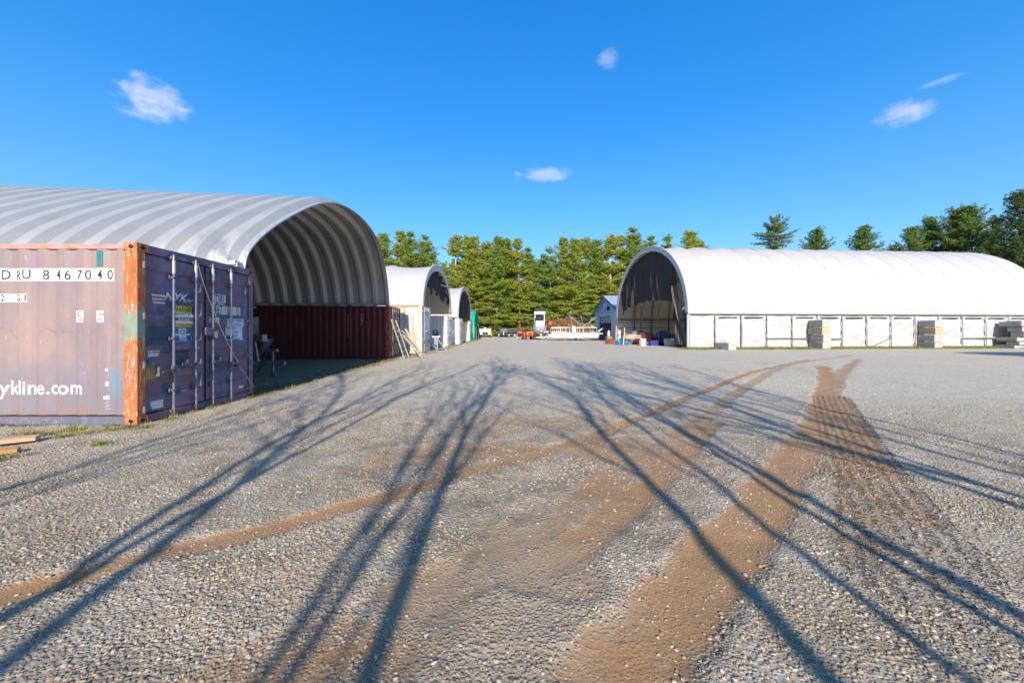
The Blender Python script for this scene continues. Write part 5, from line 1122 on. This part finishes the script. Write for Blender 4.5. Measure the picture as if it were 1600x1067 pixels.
for _ in range(7000):
    x = r_.uniform(-.5, 31); y = -.05-1.7*r_.random()**1.3; c, s = math.cos(R(4.5)), math.sin(R(4.5)); X_, Y_ = 13.3+x*c-y*s, 29+x*s+y*c
    if vnoise(np.array([X_]), np.array([Y_]), .9, 31)[0] < .4 and y < -.8: continue
    blades(m, X_, Y_, zg(Y_)-.01, 3, .07, .17*(1 if y > -.7 else .6), r_, .013)
o = m.build('grass', GR, None, recalc=False); tag(o, 'strip of green turf along the foot of the white tent wall', 'grass', kind='stuff')
m = MB(); r_ = random.Random(78)
for _ in range(1500):
    Y_ = r_.uniform(8, 60); X_ = -5.35-.04*(Y_-8)*(1 if Y_ < 19 else 0)+r_.gauss(0, .22)
    if Y_ > 19: X_ = -5.0+r_.gauss(0, .2)
    blades(m, X_, Y_, zg(Y_)-.01, 6, .08, .07, r_, .007)
for _ in range(420):
    if r_.random() < .6: X_, Y_ = r_.uniform(-9, -5.3), 5.41-abs(r_.gauss(0, .05))
    else: X_, Y_ = -5.28+abs(r_.gauss(0, .05)), r_.uniform(5.4, 7.9)
    if vnoise(np.array([X_]), np.array([Y_]), 3.5, 41)[0] > .42: blades(m, X_, Y_, -.01, 4, .04, .06, r_, .004)
for _ in range(600):
    Y_ = r_.uniform(9, 18); X_ = r_.uniform(-9, -5.8); blades(m, X_, Y_, -.01, 5, .1, .06, r_, .006)
o = m.build('dry_grass', DG, None, recalc=False); tag(o, 'thin dry grass along the edge of the left row of shelters', 'grass', kind='stuff')
# ---------------------------------------------------------------- unseen trailer-shaped box, added outside the right edge to throw a shadow into view
HT = thing('shadow_caster', 'unseen white trailer shaped box added beyond the right edge to throw a shadow', 'trailer', (27.4, 17.9, 0))
m = MB(); m.prism([(0, .5), (6.5, .5), (6.5, 2.1), (1.6, 2.25), (0, 1.95)], lambda x, z: (x, 0, z), lambda x, z: (x, 2.2, z)); m.build('box', MT['white'], HT, bevel=.04)
for x in (2.8, 3.7):
    for y in (-.02, 2.22): ty, ri = MB(), MB(); wheel(ty, ri, (x, y, .35), (0, 1, 0), .35, .2); w_ = ty.build('wheel', MT['rubber'], HT, smooth=True); ri.build('rim', MT['white'], w_)
MB().bar((-1.2, 1.1, .45), (.1, 1.1, .45), .1, .1).build('drawbar', MT['steel'], HT)
# ---------------------------------------------------------------- trees
bark = Mat('pine_bark', (.16, .12, .09), .9).spots((.28, .24, .2), 2, .5, .7, (1, 1, .3)).nbump(12, .03).m
pbark = Mat('pale_bark', (.4, .36, .3), .9).spots((.22, .18, .14), 2, .4, .65, (1, 1, .4)).m
def needle(name, a, b, tr=.3):
    M = Mat(name, a, .55, 0, .3).islands(b, 1.0); oi = M.n('ShaderNodeObjectInfo'); M.mixc(M.rng(oi.outputs['Random'], 0, 1, 0, .45, False), (a[0]*.55, a[1]*.75, a[2]))
    M.translucent(tr, (a[0]*1.3, a[1]*1.3, a[2])); return M.m
pine_g = needle('pine_needles', (.33, .39, .05), (.11, .17, .03)); pine_y = needle('yellow_pine_needles', (.43, .43, .055), (.15, .20, .03)); pine_m = needle('mid_pine_needles', (.2, .27, .04), (.065, .115, .024))
pine_d = needle('dark_pine_needles', (.10, .15, .03), (.03, .06, .015))
broom = needle('yellow_green_needles', (.33, .32, .04), (.14, .16, .03))
def leafmesh(cen, size, rs_, flat=.5, up=.15, per=6):
    """cen (n,3): tuft centres -> short needle sprays, two long thin leaves crossing per blade"""
    n = len(cen); k = n*per; c = np.repeat(cen, per, 0)+rs_.normal(0, size*.28, (k, 3))*[1, 1, .6]
    d = rs_.normal(0, 1, (k, 3)); d[:, 2] = d[:, 2]*flat+up*2; d /= np.linalg.norm(d, axis=1)[:, None]
    s = rs_.normal(0, 1, (k, 3)); s -= (s*d).sum(1)[:, None]*d; s /= np.linalg.norm(s, axis=1)[:, None]
    L = size*rs_.uniform(.6, 1.2, (k, 1)); w = size*rs_.uniform(.16, .30, (k, 1))
    v = np.stack([c-d*L*.5, c+s*w*.5, c+d*L*.5, c-s*w*.5], 1); f = np.arange(k*4).reshape(k, 4); return v.reshape(-1, 3), f
def rawmesh(name, v, f, mat):
    me = bpy.data.meshes.new(name); me.vertices.add(len(v)); me.vertices.foreach_set('co', v.reshape(-1)); w = f.shape[1]
    me.loops.add(f.size); me.loops.foreach_set('vertex_index', f.reshape(-1)); me.polygons.add(len(f)); me.polygons.foreach_set('loop_start', np.arange(0, f.size, w)); me.polygons.foreach_set('loop_total', np.full(len(f), w)); me.update(); me.materials.append(mat); return me
def pine_meshes(H, base, Rm, seed, mat, size=.42, per=6, shape=1.0, gap=.0, step=.62, bk=None):
    r = random.Random(seed); rs_ = np.random.RandomState(seed); m = MB(); cen = []
    lean = (r.uniform(-.25, .25), r.uniform(-.25, .25)); tp = lambda z: Vector((lean[0]*(z/H)**2*2+.12*math.sin(z*.4+seed), lean[1]*(z/H)**2*2, z))
    m.tube([tp(H*i/14) for i in range(15)], [.24*(1-i/14)**.8*H/20+.02 for i in range(15)], 8, False)
    z = base
    while z < H-.3:
        t = (z-base)/(H-base); Rz = Rm*(min(1, (1-t)*(1.75*shape+.25))**.62)*(1-.3*max(0, (.18-t)/.18))+.15
        nb_ = r.choice((4, 5, 5, 6)); a0 = r.uniform(0, 6.28)
        if r.random() < gap: z += step*1.3; continue
        for k in range(nb_):
            a = a0+6.283*k/nb_+r.uniform(-.4, .4); L = Rz*r.choice((.3, .55, .8, .95, 1.1, 1.35)); el = -.12+.95*t**1.3+r.uniform(-.15, .15)
            p = tp(z); pts_ = [p]; n = max(3, int(L/.4))
            for i in range(n):
                e = el+.35*(i/n)**2*(1 if t > .2 else .4)-.12; p = p+Vector((math.cos(a)*math.cos(e), math.sin(a)*math.cos(e), math.sin(e)))*L/n; a += r.uniform(-.12, .12); pts_.append(p)
            m.tube(pts_, [.045*(1-i/(n+1))*(.5+L/4) for i in range(n+1)], 4, False)
            for i in range(1, n+1):
                u = i/n
                if u < .22: continue
                wd = (.18+.42*L*.35*math.sin(math.pi*min(1, .25+u*.75)))*.9
                for _ in range(int(2+wd*7.5)):
                    o_ = r.gauss(0, wd*.6); cen.append((pts_[i][0]-math.sin(a)*o_+r.gauss(0, .12), pts_[i][1]+math.cos(a)*o_+r.gauss(0, .12), pts_[i][2]+r.gauss(.05, .09)+.06*abs(o_)))
        z += step*r.uniform(.7, 1.3)*(1-.55*t)
    for i in range(10): q = tp(H-.1*i); cen.append((q[0]+r.gauss(0, .08), q[1]+r.gauss(0, .08), q[2]))
    v, f = leafmesh(np.array(cen), size, rs_, .5, .22, per)
    tm_ = bpy.data.meshes.new('trunk'); tm_.from_pydata(m.v, [], m.f); tm_.materials.append(bk or bark); tm_.polygons.foreach_set('use_smooth', [True]*len(tm_.polygons))
    return tm_, rawmesh('crown', v, f, mat)
VAR = [pine_meshes(20, 1.0, 3.3, 101, pine_g, .42, 7, .75, .08), pine_meshes(20, 3.5, 3.1, 102, pine_y, .42, 7, .6, .2, bk=pbark), pine_meshes(20, 1.0, 3.5, 103, pine_y, .42, 7, .55, .06), pine_meshes(20, 3.5, 2.8, 104, pine_g, .42, 7, .85, .2, bk=pbark), pine_meshes(20, 2.0, 3.3, 105, pine_g, .42, 7, .65, .12), pine_meshes(20, 1.5, 2.6, 106, pine_y, .42, 7, .7, .15)]
VBIG = [pine_meshes(18, 1.5, 5.2, 111, pine_m, .36, 7, .5, .06, .6), pine_meshes(18, 1.5, 4.8, 112, pine_m, .36, 7, .55, .08, .6), pine_meshes(18, 1.5, 5.2, 113, pine_d, .36, 7, .5, .05, .6)]
VLONE = pine_meshes(24, 18.2, 3.6, 121, pine_m, .4, 8, 1.4, .05, .55)
# the lone tree's top is a flat-topped umbrella
def pine(var, label, loc, rz, sc, group, name='pine_tree'):
    t = thing(name, label, 'tree', loc, rz, group); t.scale = sc
    for nm, me_ in zip(('trunk', 'crown'), var): o = bpy.data.objects.new(nm, me_); C.objects.link(o); o.parent = t
    return t
front = [(598, 368, 84, 'leftmost pine showing beside the steel arch roof'), (622, 364, 86, 'broad pine above the peak of the second arch shelter, left one'), (641, 368, 83, 'pine top just right of the broad pine over the second arch shelter'), (668, 372, 85, 'short pine before the sky gap above the second arch shelter'),
 (711, 368, 84, 'pine with a pale bare trunk above the third arch shelter'), (729, 372, 88, 'slim pine behind the top of the third arch shelter'), (743, 372, 84, 'slim pine above the green tarp shelter'), (760, 378, 87, 'tall pine above the small silver boat'), (776, 374, 83, 'full pine above the gap between the silver and the grey boat'), (795, 377, 86, 'pine above the grey aluminium boat'), (812, 376, 83, 'pointed pine above the dark covered boat'), (826, 392, 88, 'shorter pine left of the middle dip in the treeline'),
 (848, 402, 86, 'lowest pine in the middle dip of the treeline above the cabin boat'), (862, 388, 84, 'pine just right of the middle dip in the treeline'), (878, 374, 85, 'rounded pine above the left end of the pontoon boat'), (896, 376, 83, 'pine above the middle of the pontoon boat'), (916, 372, 86, 'tall pine above the pontoon boat canopy'), (934, 378, 84, 'pine left of the shed roof peak'), (952, 368, 83, 'broad tall pine directly above the blue shed'), (972, 372, 87, 'pine behind the left curve of the big tent'),
 (993, 360, 85, 'tallest narrow pine left of the big tent peak'), (1014, 374, 86, 'pine half hidden behind the peak of the big tent'), (1043, 370, 84, 'small pine top rising right of the tent peak'), (1075, 364, 85, 'wide pine top rising above the tent roof near its peak'), (1092, 378, 88, 'low pine top sloping down to the tent roof')]
rf = random.Random(9)
for k, (px, py, D, lb) in enumerate(front):
    H = (519-py)*D/600+1.32-zg(D)+.3; v = VAR[1] if k in (4, 18) else VAR[(k*5+k//3) % 6]; s = H/20; pine(v, lb, (P(px, D)), rf.uniform(0, 6.28), (s*rf.uniform(1.15, 1.4), s*rf.uniform(1.15, 1.4), s), 'pines along the far end of the yard')
for k in range(34):
    px = 540+k*17.5+rf.uniform(-7, 7); D = 96+rf.uniform(-4, 10); dip = 1-.14*math.exp(-((px-843)/24)**2)-.1*math.exp(-((px-690)/14)**2); H = rf.uniform(.78, .95)*22*dip*D/92
    pine(VAR[k % 5], 'pine in the second rank, mostly hidden by nearer pines', P(px, D), rf.uniform(0, 6.28), (H/20*1.15, H/20*1.15, H/20), 'pines in the second rank at the far end')
for k in range(7):
    px = 440+k*22; D = 84+rf.uniform(-3, 5); pine(VAR[k % 5], 'pine hidden behind the steel arch roof', P(px, D), rf.uniform(0, 6.28), (.95, .95, rf.uniform(.95, 1.05)), 'pines hidden behind the steel arch roof')
def bigpine(var, H0, px, py, D, lb, w=1.0, group='pines behind the big tent'):
    H = (519-py)*D/600+1.32-zg(D)+.2; pine(var, lb, P(px, D), rf.uniform(0, 6.28), (H/H0*w, H/H0*w, H/H0), group)
bigpine(VLONE, 24, 1210, 347, 78, 'lone flat topped pine above the tent roof against the sky', .82)
bigpine(VBIG[0], 18, 1276, 360, 74, 'rounded pine top just right of the lone flat topped pine', .9)
bigpine(VBIG[1], 18, 1347, 358, 74, 'pine top between the lone pines and the tall right hand group', 1.0)
bigpine(VBIG[1], 18, 1268, 384, 90, 'tiny pine top showing low over the tent roof', .6)
bigpine(VBIG[0], 18, 1428, 358, 68, 'lower left pine of the tall right hand group', .85)
bigpine(VBIG[1], 18, 1455, 343, 70, 'second pine from the left in the tall right hand group', .9)
bigpine(VBIG[0], 18, 1490, 330, 66, 'middle pine of the tall right hand group', .9)
bigpine(VBIG[1], 18, 1520, 326, 64, 'peaked pine left of the dark pine at the right edge', .9)
bigpine(VBIG[2], 18, 1560, 342, 60, 'dark pine between the peaked pine and the dark right edge pine', .6)
bigpine(VBIG[2], 18, 1600, 303, 50, 'tallest dark pine at the right edge of the picture', .85)
bigpine(VBIG[2], 18, 1660, 290, 48, 'large dark pine just beyond the right edge', .9)
bigpine(VBIG[0], 18, 1395, 386, 95, 'faint far pine top between two groups over the tent roof', .8)
bigpine(VBIG[0], 18, 1552, 380, 52, 'low dense pine against the far end of the tent roof', .8)
# low shrubs and hanging lower boughs in front of the trunks: one mass nobody could count
rs_ = np.random.RandomState(44); cen = []
for k in range(170):
    D = rs_.uniform(79, 90); X = rs_.uniform(-34, 26); r_ = rs_.uniform(.7, 1.9); zc = rs_.uniform(.3, 1.8)*(1 if rs_.rand() < .6 else 2.4)
    n = int(60*r_); c = rs_.normal(0, 1, (n, 3)); c /= np.linalg.norm(c, axis=1)[:, None]; c *= rs_.uniform(.4, 1, (n, 1))**.5*[r_*1.5, r_, r_*.5]; cen.append(c+[X, D, zg(D)+zc])
v, f = leafmesh(np.concatenate(cen), .5, rs_, .5, .1, 5); o = bpy.data.objects.new('undergrowth', rawmesh('undergrowth', v, f, broom)); C.objects.link(o); tag(o, 'yellow green brush along the foot of the pines', 'undergrowth', kind='stuff')
cen = []
for k in range(150):
    D = rs_.uniform(83, 98); X = rs_.uniform(-40, 30); n = 50; cen.append(np.stack([X+rs_.normal(0, 1, n), D+rs_.normal(0, .8, n), zg(D)+rs_.uniform(0, 3.2, n)], 1))
brn = needle('brown_brush', (.20, .12, .05), (.09, .06, .03), .1)
v, f = leafmesh(np.concatenate(cen), .7, rs_, 1.5, .3, 5); o = bpy.data.objects.new('dead_brush', rawmesh('dead_brush', v, f, brn)); C.objects.link(o); tag(o, 'brown dead brush and twigs under the pines', 'undergrowth', kind='stuff')
# rusty brown shrub mass above the pontoon boat
cen = []
for (px, D, z, a, b_) in ((872, 72, 1.4, 2.2, 2.0), (890, 73, 1.8, 2.0, 2.2), (858, 74, 1.0, 1.6, 1.4), (905, 74, 1.2, 1.6, 1.5)):
    c = rs_.normal(0, 1, (900, 3)); c /= np.linalg.norm(c, axis=1)[:, None]; c *= rs_.uniform(.2, 1, (900, 1))**.4*[a, 1.2, b_]; c += [(px-800)/600*D, D, zg(D)+z]; cen.append(c[c[:, 2] > .4])
v, f = leafmesh(np.concatenate(cen), .5, rs_, 1.6, .3, 4); o = bpy.data.objects.new('dry_bush', rawmesh('dry_bush', v, f, needle('rusty_dry_leaves', (.36, .17, .06), (.16, .12, .05), .15))); C.objects.link(o); tag(o, 'rust brown dry bushes behind the pontoon boat', 'bush')
# far wood closing the view behind the pines
cen = []
for k in range(420):
    a = R(rs_.uniform(-75, 75)); D = rs_.uniform(125, 150); X, Y = D*math.sin(a), D*math.cos(a)*1.0; h = rs_.uniform(7, 13); n = 46
    c = rs_.normal(0, 1, (n, 3)); c *= [2.2, 2.2, h*.28]; cen.append(c+[X, max(Y, 25), h*.5+.5])
v, f = leafmesh(np.concatenate(cen), 1.5, rs_, .6, .1, 5); o = bpy.data.objects.new('far_wood', rawmesh('far_wood', v, f, pine_d)); C.objects.link(o); tag(o, 'dim far off wood seen between the trunks', 'wood', kind='stuff')
# ---------------------------------------------------------------- bare trees behind the camera: they cast the branch shadows
def bare(seed, H=10.2, r0=.07, fork=.55):
    r = random.Random(seed); m = MB()
    def limb(p, d, L, rad, lev):
        n = max(3, int(L/.45)); pts_ = [p]; rr_ = [rad]
        for i in range(n):
            d = (d+Vector((r.gauss(0, .07), r.gauss(0, .07), r.gauss(.03, .05)))*(1+.5*lev)).normalized(); p = p+d*L/n; pts_.append(p); rr_.append(rad*(1-.72*(i+1)/n))
        m.tube(pts_, rr_, 7 if lev == 0 else 4, False)
        if lev < 3:
            for i in range(1, n+1):
                u = i/n
                if lev == 0 and pts_[i].z < H*.40: continue
                for _ in range(r.choice((1, 1, 1, 2)) if lev == 0 else r.choice((0, 1, 1, 2) if lev == 1 else (0, 1, 1))):
                    a = r.uniform(0, 6.283); sp_2 = r.uniform(.22, .55) if lev == 0 else r.uniform(.3, .8); o_ = d.orthogonal().normalized(); o_.rotate(Matrix.Rotation(a, 3, d)); nd = (d*math.cos(sp_2)+o_*math.sin(sp_2)); nd.z = abs(nd.z)*.8+.15
                    limb(pts_[i], nd.normalized(), (L*.42 if lev == 0 else L*.5)*(1.1-u*.5)*r.uniform(.6, 1.1), max(.009, rr_[i]*.45), lev+1)
    limb(Vector((0, 0, -.05)), Vector((0, 0, 1)), H, r0, 0)
    me_ = bpy.data.meshes.new('trunk'); me_.from_pydata(m.v, [], m.f); me_.materials.append(pbark); return me_
BV = [bare(1), bare(2, 9.8), bare(3, 10.6), bare(5, 9.4, .06), bare(8, 9.0, .045), bare(13, 7.0, .04), bare(14, 6.4, .035)]
k = math.tan(R(SUN_AZ)); 
for i, (x0, y, v_, s, tilt, lb) in enumerate(((-.52, -5.0, 0, 1, .0, 'second thick one from the left'), (.66, -5.5, 2, 1, .0, 'third thick one from the left'), (-1.95, -5.5, 1, 1, .01, 'leftmost thick one'), (2.42, -5.0, 0, 1.0, -.0, 'fourth thick one from the left'), (3.31, -5.5, 2, .98, -.01, 'fifth thick one from the left'), (4.6, -5.5, 1, 1, -.02, 'sixth thick one from the left'), (6.2, -6.5, 3, 1.05, -.03, 'rightmost'), (1.45, -6.5, 4, 1.1, 0, 'thin one behind the third'), (-1.15, -6.5, 4, 1.0, .0, 'thin one between the two left thick ones'), (-3.2, -7, 3, .9, .02, 'thin one at the far left'), (.1, -7, 3, .85, 0, 'thin one right behind the viewer'), (1.95, -4.6, 4, 1, .01, 'sapling left of the fourth thick one'), (3.9, -4.8, 4, 1.05, -.01, 'sapling right of the fifth thick one'), (-2.6, -4.6, 4, 1, .01, 'sapling left of the leftmost thick one'), (-1.5, -4.9, 3, 1, 0, 'young one right of the leftmost thick one'), (5.3, -5, 4, 1, -.02, 'sapling right of the sixth thick one'))):
    t = thing('bare_tree', 'leafless slender tree behind the viewer, '+lb, 'tree', (x0-y*k, y, 0), i*1.3, 'bare trees behind the viewer'); t.rotation_euler = (0, 0, 0); t.scale = (s, s, s)
    o = bpy.data.objects.new('trunk', BV[v_]); C.objects.link(o); o.parent = t; o.rotation_euler = (0, tilt, 0)
